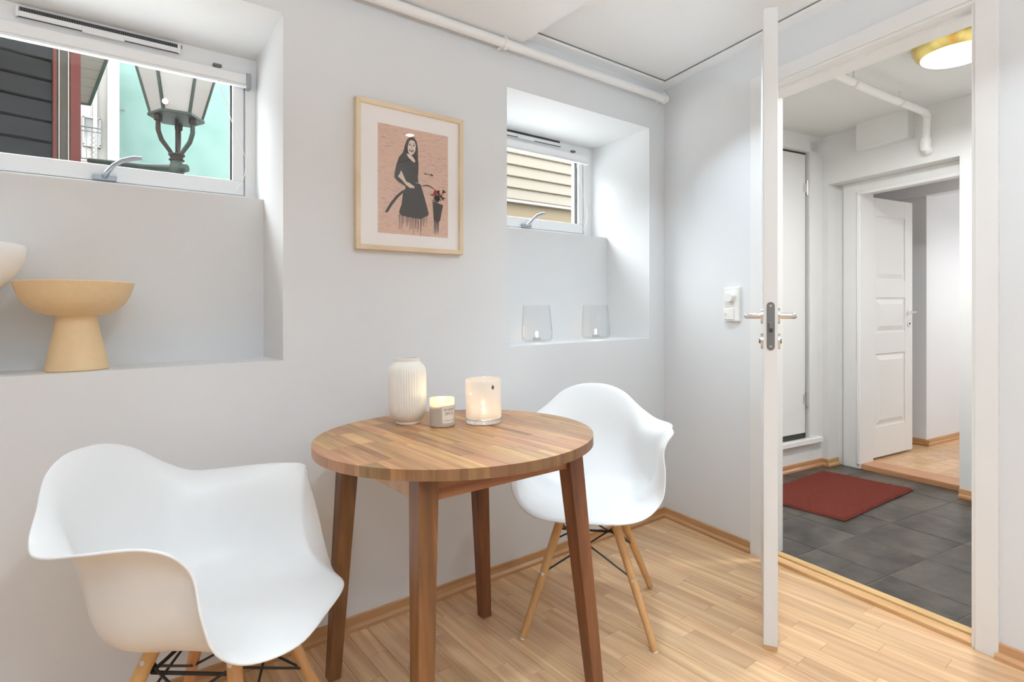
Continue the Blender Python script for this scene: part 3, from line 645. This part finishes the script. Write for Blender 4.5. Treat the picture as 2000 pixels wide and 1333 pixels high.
# legs: square, tapering, splayed outwards
HF, HT = .2775, .232
def leg_mesh(sx, sy):
    k = MB(); vs = []
    for z, h, w in ((0, HF, .0165), (.004, HF-.0005, .0185), (TH-.03, HT, .0265)):
        for dx, dy in ((-1, -1), (1, -1), (1, 1), (-1, 1)): vs.append((sx*h+dx*w, sy*h+dy*w, z))
    fs = [(3, 2, 1, 0), (8, 9, 10, 11)]
    for r in range(2):
        for i in range(4): j = (i+1) % 4; fs.append((r*4+i, r*4+j, r*4+j+4, r*4+i+4))
    k.add(vs, fs); return k
for sx in (-1, 1):
    for sy in (-1, 1): leg_mesh(sx, sy).build('leg', M_ACLEG, tb, bevel=.0025)
for sx in (-1, 1):
    k = MB(); x = sx*(HT+.008); k.box(x-.009, x+.009, -HT+.025, HT-.025, TH-.092, TH-.028); k.build('apron', M_APRON if sx > 0 else M_SAPW, tb, bevel=.001)
    k = MB(); k.box(-HT+.025, HT-.025, x-.009, x+.009, TH-.092, TH-.028); k.build('apron', M_APRON, tb, bevel=.001)

# ------------------------------------------------------------------ moulded armchairs
KR = [(0,.278,.420),(.128,.272,.424),(.202,.214,.430),(.248,.176,.475),(.259,.156,.545),(.255,.141,.613),(.266,.126,.650),(.290,.104,.680),(.290,.044,.685),(.298,-.044,.678),(.292,-.130,.670),(.243,-.192,.678),(.187,-.230,.715),(.128,-.266,.766),(.063,-.286,.792),(0,-.288,.798)]
#  rings inwards: near-rim, wall, bend, seat  (same order as KR)
KA = [(0,.268,.431),(.124,.260,.433),(.192,.205,.441),(.234,.162,.482),(.245,.140,.550),(.242,.123,.608),(.246,.108,.636),(.256,.084,.659),(.258,.026,.665),(.240,-.046,.657),(.224,-.112,.653),(.193,-.166,.664),(.164,-.216,.706),(.114,-.252,.752),(.056,-.270,.778),(0,-.274,.783)]
KB = [(0,.235,.436),(.110,.226,.436),(.172,.180,.440),(.214,.140,.470),(.233,.110,.525),(.238,.088,.572),(.240,.064,.598),(.242,.030,.605),(.239,-.008,.606),(.226,-.053,.602),(.207,-.106,.602),(.175,-.150,.620),(.147,-.197,.655),(.102,-.226,.690),(.050,-.242,.710),(0,-.246,.715)]
KC = [(0,.170,.434),(.085,.162,.433),(.135,.138,.432),(.178,.110,.438),(.212,.078,.460),(.230,.048,.486),(.237,.022,.500),(.239,-.002,.504),(.237,-.030,.506),(.227,-.062,.506),(.205,-.101,.508),(.170,-.141,.518),(.137,-.178,.538),(.092,-.199,.560),(.045,-.211,.575),(0,-.214,.580)]
KD = [(0,.085,.426),(.045,.080,.425),(.078,.066,.424),(.110,.050,.424),(.146,.034,.426),(.176,.014,.430),(.190,-.002,.434),(.198,-.018,.437),(.200,-.038,.439),(.194,-.066,.441),(.174,-.098,.444),(.141,-.126,.449),(.104,-.142,.456),(.068,-.152,.463),(.033,-.157,.467),(0,-.158,.468)]
KE = [(.5*x, .5*(y-.0)-.010, .418+.25*(z-.425)) for x, y, z in KD]
def loop(K):
    return K + [(-x, y, z) for x, y, z in K[-2:0:-1]]
def cr_loop(K, mm):
    P = [Vector(p) for p in loop(K)]; N = len(P); out = []
    for i in range(N):
        p0, p1, p2, p3 = P[i-1], P[i], P[(i+1) % N], P[(i+2) % N]
        for q in range(mm):
            t = q/mm
            out.append(.5*((2*p1)+(-p0+p2)*t+(2*p0-5*p1+4*p2-p3)*t*t+(-p0+3*p1-3*p2+p3)*t**3))
    return out
def bspl(P, n):    # clamped cubic b-spline through the end points
    P = [P[0]+(P[0]-P[1])] + P + [P[-1]+(P[-1]-P[-2])]; out = []
    segs = len(P)-3
    for q in range(n+1):
        x = q/n*segs; i = min(int(x), segs-1); t = x-i
        b = ((1-t)**3/6, (3*t**3-6*t*t+4)/6, (-3*t**3+3*t*t+3*t+1)/6, t**3/6)
        out.append(sum((P[i+j]*b[j] for j in range(4)), Vector((0, 0, 0))))
    return out
def shell_mesh():
    mm = 6; rings = [cr_loop(K, mm) for K in (KR, KA, KB, KC, KD, KE)]; N = len(rings[0]); C = Vector((0, -.012, .4165)); nr = 26
    cols = [bspl([r[c] for r in rings] + [C], nr) for c in range(N)]
    vs = []; fs = []
    for c in range(N): vs += cols[c][:nr]
    vs.append(C); ci = len(vs)-1
    for c in range(N):
        d = (c+1) % N
        for r in range(nr-1): fs.append((c*nr+r, d*nr+r, d*nr+r+1, c*nr+r+1))
        fs.append((c*nr+nr-1, d*nr+nr-1, ci))
    k = MB(); k.add(vs, fs); return k
SHELL = None
def armchair(loc, ang, label):
    global SHELL
    # local +y = the way the sitter faces
    t = thing('armchair', label, 'chair', W(*loc, 0), ang - PI/2, 'moulded armchairs at the round table')
    if SHELL is None:
        o = shell_mesh().build('seat_shell', M_SHELL, t, smooth=True, fix=False); SHELL = o.data
        SHELL.polygons.foreach_set('use_smooth', [True]*len(SHELL.polygons))
        bm = bmesh.new(); bm.from_mesh(SHELL); bmesh.ops.recalc_face_normals(bm, faces=bm.faces); bm.faces.ensure_lookup_table()
        f = min(bm.faces, key=lambda f: (f.calc_center_median()-Vector((0, -.012, .4165))).length)
        if f.normal.z < 0: bmesh.ops.reverse_faces(bm, faces=bm.faces)
        bm.to_mesh(SHELL); bm.free()
    else:
        o = bpy.data.objects.new('seat_shell', SHELL); COL.objects.link(o); o.parent = t
    md = o.modifiers.new('thickness', 'SOLIDIFY'); md.thickness = .0055; md.offset = -1
    bv = o.modifiers.new('edge', 'BEVEL'); bv.width = .0018; bv.segments = 2; bv.limit_method = 'ANGLE'; bv.angle_limit = math.radians(50)
    F, T, ZT = .2165, .086, .392
    def at(sx, sy, z): q = z/ZT; h = F+(T-F)*q; return Vector((sx*h, sy*h+.022*q, z))
    for sx in (-1, 1):
        for sy in (-1, 1):
            k = MB(); k.tube([at(sx, sy, .003), at(sx, sy, .012), at(sx, sy, .16), at(sx, sy, .375), at(sx, sy, ZT)], [.0095, .0112, .0135, .0155, .0148], 20)
            lg = k.build('leg', M_BEECH, t, smooth=True)
            k = MB(); k.tube([at(sx, sy, 0), at(sx, sy, .0035)], .0098, 16); k.build('foot_glide', M_PLASTIC, lg, smooth=True)
            for z in (.20, .365):
                k = MB(); p = at(sx, sy, z); n = Vector((sx, 0, .25)).normalized(); k.tube([p+n*.011, p+n*.0165], .0055, 12)
                n = Vector((0, sy, .25)).normalized(); k.tube([p+n*.011, p+n*.0165], .0055, 12); k.build('bolt', M_STEEL, lg, smooth=True)
    # crossed steel rods on the four sides and the spider under the seat
    for (a, b) in (((-1, 1), (1, 1)), ((1, 1), (1, -1)), ((1, -1), (-1, -1)), ((-1, -1), (-1, 1))):
        for p, q in ((a, b), (b, a)):
            k = MB(); s0 = at(*p, .350)*1; s1 = at(*q, .205)
            s0.x -= p[0]*.012; s0.y -= p[1]*.012; s1.x -= q[0]*.006; s1.y -= q[1]*.006
            k.tube([s0, s0*.5+s1*.5, s1], .0031, 8); k.lathe([(.001, s0.z-.0075), (.0055, s0.z-.005), (.0078, s0.z), (.0055, s0.z+.005), (.001, s0.z+.0075)], 12, s0.x, s0.y); k.build('rod', M_BLACK, t, smooth=True)
        k = MB(); p, q = at(*a, .362), at(*b, .362); k.tube([p*.93, q*.93], .0042, 8); k.build('rod', M_BLACK, t, smooth=True)
    for sx, sy in ((-1, -1), (1, -1), (-1, 1), (1, 1)):
        k = MB(); k.tube([at(sx, sy, .365)*.96, Vector((sx*.08, sy*.075+.016, .400)), Vector((sx*.065, sy*.055+.01, .413))], .006, 8); k.build('seat_mount', M_BLACK, t, smooth=True)
    return t
armchair((.237, 1.438), math.radians(-41.0), 'nearer white moulded armchair with wooden legs, left of the table')
armchair((1.479, 1.452), math.radians(220.6), 'farther white moulded armchair with wooden legs, right of the table')

# ------------------------------------------------------------------ things on the table
def tz(u, v): return W(u, v, TH + .0008)
M_CERAMIC = plain('warm_white_ceramic', (.80, .755, .68), .38, coat=.15)
vz = thing('ribbed_vase', 'tall ribbed cream ceramic vase on the round table', 'vase', tz(.832, 1.632))
def rib(a, z): return 1 + (.022*abs(math.cos(a*23)) - .011)*max(0, min(1, (z-.008)/.01))*max(0, min(1, (.190-z)/.014))
pr_ = [(.036, 0), (.038, .004), (.037, .008), (.046, .016), (.055, .03), (.0595, .05), (.060, .10), (.060, .16), (.058, .175), (.050, .189), (.0425, .195), (.040, .199), (.041, .204), (.041, .208), (.0375, .2085), (.0365, .2), (.046, .185), (.054, .17), (.055, .06), (.04, .015), (.001, .012)]
k = MB(); k.lathe(pr_, 368, mod=rib); k.build('body', M_CERAMIC, vz, smooth=True)
FLAME = emit('candle_flame', (1, .78, .42), 26)
M_WICK = plain('wick', (.02, .015, .01), .9)
def flame(par, x, y, z, h, r):
    k = MB(); k.lathe([(.0006, z), (r*.7, z+h*.12), (r, z+h*.3), (r*.8, z+h*.55), (r*.35, z+h*.82), (.0004, z+h)], 14, x, y); return k.build('flame', FLAME, par, smooth=True)
# scented candle in a jar
cj = thing('scented_candle', 'small lit candle in a glass jar with a square paper label', 'candle', tz(.893, 1.520))
M_JAR = thin_glass('jar_glass', (.97, .95, .92), .05)
k = MB(); k.lathe([(.030, 0), (.0375, .001), (.0385, .004), (.0385, .084), (.038, .0865), (.0365, .0865), (.0362, .084), (.0362, .006), (.001, .005)], 48); k.build('jar', translucent('candle_jar', (.95, .86, .72), .55, clear=.45, rough=.1), cj, smooth=True)
M_WAX = translucent('candle_wax', (.86, .72, .56), .55, rough=.3)
M_WAX2 = plain('grey_jar_tint', (.56, .50, .44), .35)
k = MB(); k.lathe([(.0355, .0065), (.0359, .008), (.0359, .063), (.034, .061), (.001, .060)], 40); k.build('wax', M_WAX, cj, smooth=True)
k = MB(); k.lathe([(.0382, .003), (.0387, .0035), (.0387, .058), (.0386, .058), (.0384, .003)], 48, close=False); k.build('tinted_coat', translucent('tinted_coat', (.70, .63, .56), .45), cj, smooth=True)
k = MB(); k.tube([(0, 0, .059), (.0005, 0, .070)], .0009, 6); k.build('wick', M_WICK, cj)
flame(cj, 0, 0, .068, .022, .0045)
def sector(k, r, a0, a1, z0, z1, n=14):
    vs = []; 
    for i in range(n+1): a = a0+(a1-a0)*i/n; vs += [(r*math.cos(a), r*math.sin(a), z0), (r*math.cos(a), r*math.sin(a), z1)]
    k.add(vs, [(2*i, 2*i+2, 2*i+3, 2*i+1) for i in range(n)])
AL = math.atan2(-1.520, -.893) + .60    # label turned a little to the right of the viewer
k = MB(); sector(k, .0391, AL-.66, AL+.66, .011, .066); lb = k.build('paper_label', plain('label_paper', (.80, .70, .60), .7), cj, fix=False)
k = MB()
for z0, z1 in ((.0120, .0127), (.0643, .0650)): sector(k, .0393, AL-.635, AL+.635, z0, z1)
for q in (-1, 1): sector(k, .0393, AL+q*.628-.008, AL+q*.628+.008, .012, .065, 2)
k.build('label_border', M_INK, lb, fix=False)
def curved_text(txt, size, r, a, z, par, mat, name):
    cu = bpy.data.curves.new(name, 'FONT'); cu.body = txt; cu.size = size; cu.align_x = 'CENTER'; cu.align_y = 'CENTER'; cu.resolution_u = 3
    o = bpy.data.objects.new(name+'_tmp', cu); COL.objects.link(o)
    dg = bpy.context.evaluated_depsgraph_get(); me = bpy.data.meshes.new_from_object(o.evaluated_get(dg)); bpy.data.objects.remove(o)
    for v in me.vertices: x, y, _ = v.co; v.co = (r*math.cos(a + x/r), r*math.sin(a + x/r), z + y)
    me.materials.clear(); me.materials.append(mat); ob = bpy.data.objects.new(name, me); COL.objects.link(ob); ob.parent = par; return ob
M_PRINT = plain('label_print', (.10, .07, .05), .7)
curved_text('WARM', .0125, .0394, AL, .0535, lb, M_PRINT, 'lettering')
curved_text('SPICE', .0125, .0394, AL, .0415, lb, M_PRINT, 'lettering')
curved_text('scented candle', .0058, .0394, AL, .0215, lb, M_PRINT, 'lettering')
lc = cj.matrix_world @ Vector((0, 0, .081)); point('candle_light', lc, .24, .008, (1, .70, .40))
# frosted lantern with tealight
ln = thing('candle_lantern', 'milky glass candle lantern with thick clear foot at the right of the candles', 'lantern', tz(1.020, 1.478))
M_MILK = translucent('milky_glass', (.90, .855, .80), .5, clear=.24, rough=.08)
k = MB(); k.lathe([(.0545, .014), (.0565, .020), (.0565, .128), (.0555, .136), (.0525, .140), (.0490, .139), (.0515, .135), (.0525, .128), (.0525, .020)], 56, close=False); k.build('milky_cylinder', M_MILK, ln, smooth=True)
def realglass(name, col=(1, 1, 1), ior=1.45):
    m_, nt, b = newmat(name); b.inputs['Base Color'].default_value = (*col, 1); b.inputs['Roughness'].default_value = .02; b.inputs['Transmission Weight'].default_value = 1; b.inputs['IOR'].default_value = ior; return m_
k = MB(); k.lathe([(.050, 0), (.0545, .001), (.0565, .005), (.0568, .013), (.0545, .0142), (.02, .0145)], 56); k.build('clear_foot', realglass('clear_foot_glass', (.98, .96, .93)), ln, smooth=True)
k = MB(); rr = .0572; a = math.atan2(-1.478, -1.020) + .55
for q in range(8):
    b = 2*PI*q/8; k.add([(rr*math.cos(a), rr*math.sin(a), .116), (rr*math.cos(a+.10*math.cos(b-.3)), rr*math.sin(a+.10*math.cos(b-.3)), .116+.0055*math.sin(b-.3)), (rr*math.cos(a+.10*math.cos(b+.3)), rr*math.sin(a+.10*math.cos(b+.3)), .116+.0055*math.sin(b+.3))], [(0, 1, 2)])
for q in range(1): k.add([(rr*1.001*math.cos(a+.045*math.cos(b)), rr*1.001*math.sin(a+.045*math.cos(b)), .116+.008*math.sin(b)) for b in [2*PI*i/12 for i in range(12)]], [tuple(range(12))])
k.build('round_sticker', plain('dark_sticker', (.05, .07, .045), .6), ln, fix=False)
M_TEAL = plain('tealight_cup', (.7, .7, .7), .3, metal=.9)
WAXT = translucent('tealight_wax', (.92, .88, .82), .5)
def tealight(loc, label, power=.12, grp='lit tealights in glass holders'):
    t = thing('tealight', label, 'candle', loc, group=grp)
    k = MB(); k.lathe([(.018, 0), (.0192, .002), (.0195, .015), (.0188, .015), (.0185, .003), (.001, .002)], 28); k.build('cup', M_TEAL, t, smooth=True)
    k = MB(); k.lathe([(.0182, .0035), (.0183, .0125), (.001, .0118)], 24); k.build('wax', WAXT, t, smooth=True)
    k = MB(); k.tube([(0, 0, .0115), (0, .0004, .018)], .0007, 6); k.build('wick', M_WICK, t)
    flame(t, 0, 0, .016, .018, .0040)
    l = Vector(loc) + Vector((0, 0, .030)); point('tealight_light', l, power, .007, (1, .79, .56)); return t
tealight(W(1.020, 1.478, TH+.0150), 'lit tealight inside the milky lantern on the table', .34)

# ------------------------------------------------------------------ things in the niches
def bowl(loc, label, mat, prof):
    t = thing('pedestal_bowl', label, 'bowl', loc)
    k = MB(); k.lathe(prof[0], 64); k.build('foot', mat, t, smooth=True)
    k = MB(); k.lathe(prof[1], 72, close=False); k.build('basin', mat, t, smooth=True); return t
M_SAND = plain('sand_stoneware', (.74, .54, .31), .6, bump=.15, bscale=35, var=.06)
bowl(W(-.006, 1.990, .953), 'sand-coloured pedestal bowl on the sill of the left niche', M_SAND,
     ([(.070, 0), (.0735, .003), (.0705, .02), (.063, .06), (.054, .10), (.0485, .135), (.047, .150), (.050, .160)],
      [(.001, .152), (.045, .152), (.072, .157), (.095, .168), (.114, .186), (.127, .210), (.1365, .243), (.1355, .245), (.132, .244), (.122, .213), (.108, .192), (.09, .177), (.06, .166), (.001, .163)]))
M_WBOWL = plain('white_stoneware', (.90, .895, .885), .45, bump=.05, bscale=20)
bowl(W(-.254, 1.982, .953), 'larger white pedestal bowl cut by the left picture edge', M_WBOWL,
     ([(.075, 0), (.078, .003), (.07, .05), (.058, .12), (.05, .17), (.048, .205)],
      [(.001, .199), (.046, .199), (.066, .207), (.086, .220), (.105, .239), (.121, .262), (.134, .285), (.142, .305), (.1455, .335), (.1445, .338), (.1405, .337), (.137, .306), (.128, .288), (.115, .268), (.099, .248), (.08, .231), (.06, .219), (.001, .212)]))
GLASS_THIN = thin_glass('hurricane_glass', (.985, .985, .985), .03, fres=.8)
def hurricane(loc, label):
    t = thing('glass_holder', label, 'glass', loc, group='clear glass candle holders in the right niche')
    k = MB(); k.lathe([(.001, .001), (.058, .0012), (.068, .005), (.0735, .014), (.0748, .03), (.0745, .055), (.071, .11), (.0655, .168), (.0645, .1775), (.0632, .1775), (.064, .168), (.0695, .11), (.073, .055), (.0733, .03), (.072, .017), (.066, .010), (.05, .008), (.001, .008)], 64, close=False)
    k.build('tumbler', GLASS_THIN, t, smooth=True)
    return t
hurricane(W(1.757, 2.092, .953), 'clear glass candle holder on the right niche sill, nearer the picture')
tealight(W(1.757, 2.092, .9612), 'lit tealight in the left one of the two clear glasses', .10)
hurricane(W(2.162, 2.092, .953), 'clear glass candle holder on the right niche sill, nearer the door')
tealight(W(2.162, 2.092, .9612), 'lit tealight in the right one of the two clear glasses', .10)

# ------------------------------------------------------------------ outside: street lamp and houses
m = MB(W); m.box(-14, 16, 2.43, 24, 1.1, 1.22); st(m.build('ground', plain('street_paving', (.46, .45, .44), .8, bump=.3, bscale=30)), 'grey street outside the windows')
# dark boarded house
M_DARK = plain('dark_boards', (.0042, .0040, .0040), .9, bump=.15, bscale=12, var=.3, spec=.05)
M_REDB = plain('red_corner_board', (.026, .0050, .0036), .8, spec=.1, bump=.2, bscale=50, var=.2)
M_OLIVE = plain('olive_board', (.015, .0125, .009), .8, spec=.1, var=.3, bscale=40)
M_CREAMB = plain('cream_bead', (.085, .075, .06), .6)
dh = house('house', 'dark grey boarded house with red corner boards outside the left window', W(-.2, 6, 1.22), kind=None, cat='house')
fa = math.radians(13)
def DH(x, y, z): return W(-.18 + x*math.cos(fa) - y*math.sin(fa), 6.0 + x*math.sin(fa) + y*math.cos(fa), z)   # x along facade, y into house
part(DH, 'wall', M_OLIVE, dh, (-5, .18, .05, 3, 1.2, 3.55), bevel=0)
for i in range(14):
    z = 1.22 + i*.169 + .01
    k = MB(DH); k.extrude([(.05, z), (.012, z), (.0, z+.006), (.012, z+.15), (.02, z+.157), (.05, z+.168)], lambda t, p, q: (t, p, q), -5, -.004); k.build('board', M_DARK, dh)
part(DH, 'corner_board', M_REDB, dh, (0, .022, -.02, .06, 1.22, 3.6)); part(DH, 'corner_board', M_REDB, dh, (.112, .182, -.03, .06, 1.22, 3.6))
part(DH, 'groove_board', M_OLIVE, dh, (.022, .112, .0, .06, 1.22, 3.6)); part(DH, 'bead', M_CREAMB, dh, (.036, .042, -.012, .05, 1.22, 3.6), (.100, .107, -.012, .05, 1.22, 3.6))
part(DH, 'roof', M_DARK, dh, (-5.1, .3, -.1, 3.1, 3.6, 3.66))
# white house with balcony
M_WHITEH = plain('white_house_paint', (.125, .115, .102), .6, var=.12, bscale=5)
M_GREENT = plain('green_trim', (.006, .012, .008), .7, spec=.1)
wh = house('house', 'white house with balcony railing and boarded awning seen between dark house and teal wall', W(.2, 11, 1.22), kind=None, cat='house')
part(W, 'wall', M_WHITEH, wh, (-1.2, .34, 11.2, 13, 1.2, 5.6)); part(W, 'corner_post', plain('white_post', (.09, .086, .081), .55), wh, (.34, .50, 11.0, 11.3, 1.2, 5.6), bevel=.01)
part(W, 'pilaster', M_WHITEH, wh, (.16, .22, 11.14, 11.25, 1.2, 5.6), bevel=.01)
wf = part(W, 'window_frame', plain('white_sash', (.09, .086, .081), .5), wh, (.03, .05, 11.15, 11.22, 3.9, 4.35), (.24, .26, 11.15, 11.22, 3.9, 4.35), (.03, .26, 11.15, 11.22, 4.33, 4.36), (.03, .26, 11.15, 11.22, 3.88, 3.92))
part(W, 'pane', plain('dull_pane', (.075, .075, .073), .2), wf, (.05, .24, 11.17, 11.19, 3.92, 4.33), bevel=0)
aw = house('house_awning', '', W(0, 10, 4.5)); 
for kk in list(aw.keys()): del aw[kk]
aw.name = 'awning_frame'; aw.parent = wh; aw.location = (0, 0, 0)
bpy.data.objects.remove(aw)
# boarded awning: underside boards rising towards the viewer, green rim
def AW(x, y, z): return W(x, y, z)
def awpt(a, b): return (-.30 + a*(.60) , 9.55 + b*.75, 4.78 - b*.50)
for i in range(6):
    b0, b1 = i/6+.006, (i+1)/6-.006; r0, r1 = 1-.32*(b0), 1-.32*(b1)
    k = MB(W); q = [awpt(0, b0), awpt(r0, b0), awpt(r1, b1), awpt(0, b1)]; k.add(q + [(x, y, z+.03) for x, y, z in q], [(0, 1, 2, 3), (7, 6, 5, 4), (0, 4, 5, 1), (1, 5, 6, 2), (2, 6, 7, 3), (3, 7, 4, 0)])
    k.build('awning_board', plain('awning_boards', (.04, .034, .024), .7), wh)
k = MB(W); k.tube([awpt(0, -.01), awpt(.93, -.01), awpt(1.0, .05), awpt(.68, 1.0), awpt(0, 1.02)], .022, 8); k.build('awning_rim', M_GREENT, wh)
k = MB(W); k.add([(-.3, 9.5, 4.83), (.30, 9.5, 4.80), (.22, 10.4, 4.82), (-.3, 10.4, 4.82), (-.3, 9.5, 4.86), (.30, 9.5, 4.83), (.22, 10.4, 4.86), (-.3, 10.4, 4.86)], [(0, 1, 2, 3), (7, 6, 5, 4), (0, 4, 5, 1), (1, 5, 6, 2), (2, 6, 7, 3), (3, 7, 4, 0)]); k.build('awning_cover', plain('awning_green', (.012,.024,.02), .6), wh)
k = MB(W); y = 10.2
k.tube([(-.4, y, 3.92), (.235, y, 3.92)], .010, 6); k.tube([(-.4, y, 3.86), (.235, y, 3.86)], .007, 6); k.tube([(-.4, y, 3.46), (.2, y, 3.46)], .009, 6)
k.build('balcony_rail', M_BLACK, wh)
for i in range(9):
    x = -.3+i*.062; k = MB(W); k.tube([(x, y, 3.46), (x, y, 3.92)], .005, 6); k.build('baluster', M_BLACK, wh)
k = MB(W)
for i in range(5):
    for s_ in (-1, 1):
        zc = 3.53 + i*.07; k.tube([(.15+s_*.032*math.cos(a), y, zc+.032*math.sin(a)) for a in [PI*.5*q/3*2 for q in range(7)]], .004, 5)
k.build('scrollwork', M_BLACK, wh)
k = MB(W); k.lathe([(.10, 0), (.13, .02), (.14, .05), (.02, .05)], 16, .06, 10.5); pl = k.build('planter', plain('planter_brown', (.10, .07, .045), .7), wh); pl.location.z += 0
for vv in pl.data.vertices: vv.co.z += 3.44 - 1.22 + 0
part(W, 'balcony_slab', plain('balcony_dark', (.06, .045, .035), .7), wh, (-.4, .22, 10.15, 11.2, 3.33, 3.42))
# teal rendered house
def tealmat():
    m_, nt, b = newmat('teal_render'); N = nt.nodes; L = nt.links
    tc = N.new('ShaderNodeTexCoord'); n1 = N.new('ShaderNodeTexNoise'); n1.inputs['Scale'].default_value = 2.2; n1.inputs['Detail'].default_value = 6; n1.inputs['Roughness'].default_value = .65; L.new(tc.outputs['Object'], n1.inputs['Vector'])
    r = N.new('ShaderNodeValToRGB'); e = r.color_ramp.elements; e[0].position = .30; e[0].color = (.033, .066, .056, 1); e[1].position = .55; e[1].color = (.046, .081, .070, 1)
    L.new(n1.outputs['Fac'], r.inputs[0]); L.new(r.outputs[0], b.inputs['Base Color']); b.inputs['Roughness'].default_value = .85; return m_
tl = house('house', 'teal rendered house wall behind the street lamp', W(3, 12, 1.22), kind=None, cat='house')
part(W, 'wall', tealmat(), tl, (.47, 5.2, 12, 14, 1.2, 6.0), bevel=0); part(W, 'roof', M_DARK, tl, (.3, 5.4, 11.9, 14, 6.0, 6.1))
part(W, 'wall_hook', M_BLACK, tl, (.47, .62, 11.93, 11.95, 4.78, 4.80), bevel=0)
# yellow clapboard house across the alley
M_YEL = plain('yellow_clapboard', (.050, .0375, .0225), .6, bump=.08, bscale=40)
M_YELF = plain('yellow_foundation', (.062, .043, .020), .8, bump=.1, bscale=30, var=.1)
yh = house('house', 'yellow clapboard house close outside the right window', W(4, 4.5, 1.22), kind=None, cat='house')
part(W, 'foundation', M_YELF, yh, (2.4, 6.5, 4.54, 6, 1.2, 2.22), bevel=0)
part(W, 'wall', M_YELF, yh, (2.4, 6.5, 4.56, 6, 2.2, 3.08), bevel=0)
for i in range(7):
    z = 2.262 + i*.1165
    k = MB(W); k.extrude([(4.56, z-.012), (4.500, z-.004), (4.497, z+.002), (4.519, z+.112), (4.56, z+.112)], lambda t, p, q: (t, p, q), 2.4, 6.5); k.build('clapboard', M_YEL, yh)
part(W, 'drip_board', plain('cream_drip', (.075, .068, .050), .5), yh, (2.4, 6.5, 4.478, 4.56, 2.222, 2.250))
part(W, 'roof', M_DARK, yh, (2.3, 6.6, 4.44, 6.2, 3.08, 3.13))
# street lamp on a wall bracket
M_LGREEN = plain('lamp_green_iron', (.0030, .0056, .0030), .6, spec=.15, var=.35, bscale=60)
M_RUST = plain('rusty_iron', (.0068, .0038, .0028), .8, spec=.1, var=.4, bscale=80)
sl = thing('street_lamp', 'old green iron street lantern on a curved bracket outside the left window', 'street lamp', W(.517, 4.40, 2.10), 0, tilt=False)
def LP(x, y, z): return (x, y, z)
R0, R1, ZB, ZT2 = .150, .262, .352, .80
hexp = lambda r, z: [(r*math.cos(PI/3*i + .93), r*math.sin(PI/3*i + .93), z) for i in range(6)]
a_, b_ = hexp(R0, ZB+.02), hexp(R1, ZT2)
k = MB(); k.prism([(x, y) for x, y, z in hexp(R0+.018, 0)], ZB-.004, ZB+.016); k.build('base_ring', M_LGREEN, sl, bevel=.003)
M_LPANE = translucent('frosted_lamp_pane', (.075, .062, .051), .40, rough=.7)
for i in range(6):
    j = (i+1) % 6; k = MB(); q = [a_[i], a_[j], b_[j], b_[i]]; k.add(q + [(x*.985, y*.985, z) for x, y, z in q], [(0, 1, 2, 3), (7, 6, 5, 4), (0, 4, 5, 1), (1, 5, 6, 2), (2, 6, 7, 3), (3, 7, 4, 0)]); k.build('glass_pane', M_LPANE, sl)
    k = MB(); k.tube([a_[i], b_[i]], .0105, 6); k.build('frame_bar', M_LGREEN, sl)
k = MB(); k.prism([(x, y) for x, y, z in hexp(R1+.02, 0)], ZT2, ZT2+.03); k.lathe([(R1, ZT2+.03), (.16, ZT2+.16), (.05, ZT2+.22), (.03, ZT2+.26), (.001, ZT2+.28)], 6); k.build('lamp_roof', M_LGREEN, sl)
for i in range(3):
    an = 2*PI*i/3 - .75; cx_, sx_ = math.cos(an), math.sin(an); r = .115
    k = MB(); k.tube([(.028*cx_, .028*sx_, .105), (.045*cx_, .045*sx_, .13), (r*.82*cx_, r*.82*sx_, .19), (r*cx_, r*sx_, .25), (r*cx_, r*sx_, ZB)], [.013, .014, .015, .015, .014], 10); k.build('stay', M_RUST if i else M_LGREEN, sl, smooth=True)
    k = MB(); k.tube([(r*cx_, r*sx_, ZB-.04), (r*cx_, r*sx_, ZB)], .024, 8); k.build('stay_foot', M_RUST, sl)
k = MB(); k.tube([(0, 0, .10), (0, 0, ZB)], .0085, 8); k.build('centre_rod', M_RUST, sl)
k = MB(); k.lathe([(.02, .065), (.045, .07), (.048, .075), (.036, .08), (.042, .10), (.05, .104), (.05, .112), (.03, .118)], 16); k.build('collar', M_RUST, sl, smooth=True)
k = MB(); k.lathe([(.02, -.03), (.04, -.024), (.05, 0), (.042, .03), (.036, .06), (.036, .07)], 20); k.build('socket', M_LGREEN, sl, smooth=True)
k = MB(); k.tube([(.055, -.05, .018), (0, 0, .015), (-.14, .42, .09), (-.30, .93, .20), (-.45, 1.56, .335)], [.026, .032, .027, .024, .024], 12); k.build('bracket_arm', M_LGREEN, sl, smooth=True)
k = MB(); k.lathe([(.004, .392), (.012, .396), (.017, .405), (.015, .416), (.008, .424), (.002, .426)], 16, -.082, -.150); lb_ = k.build('bulb', emit('bulb_glow', (1, .9, .6), 3.0), sl, smooth=True)
print('floor staves', nst)
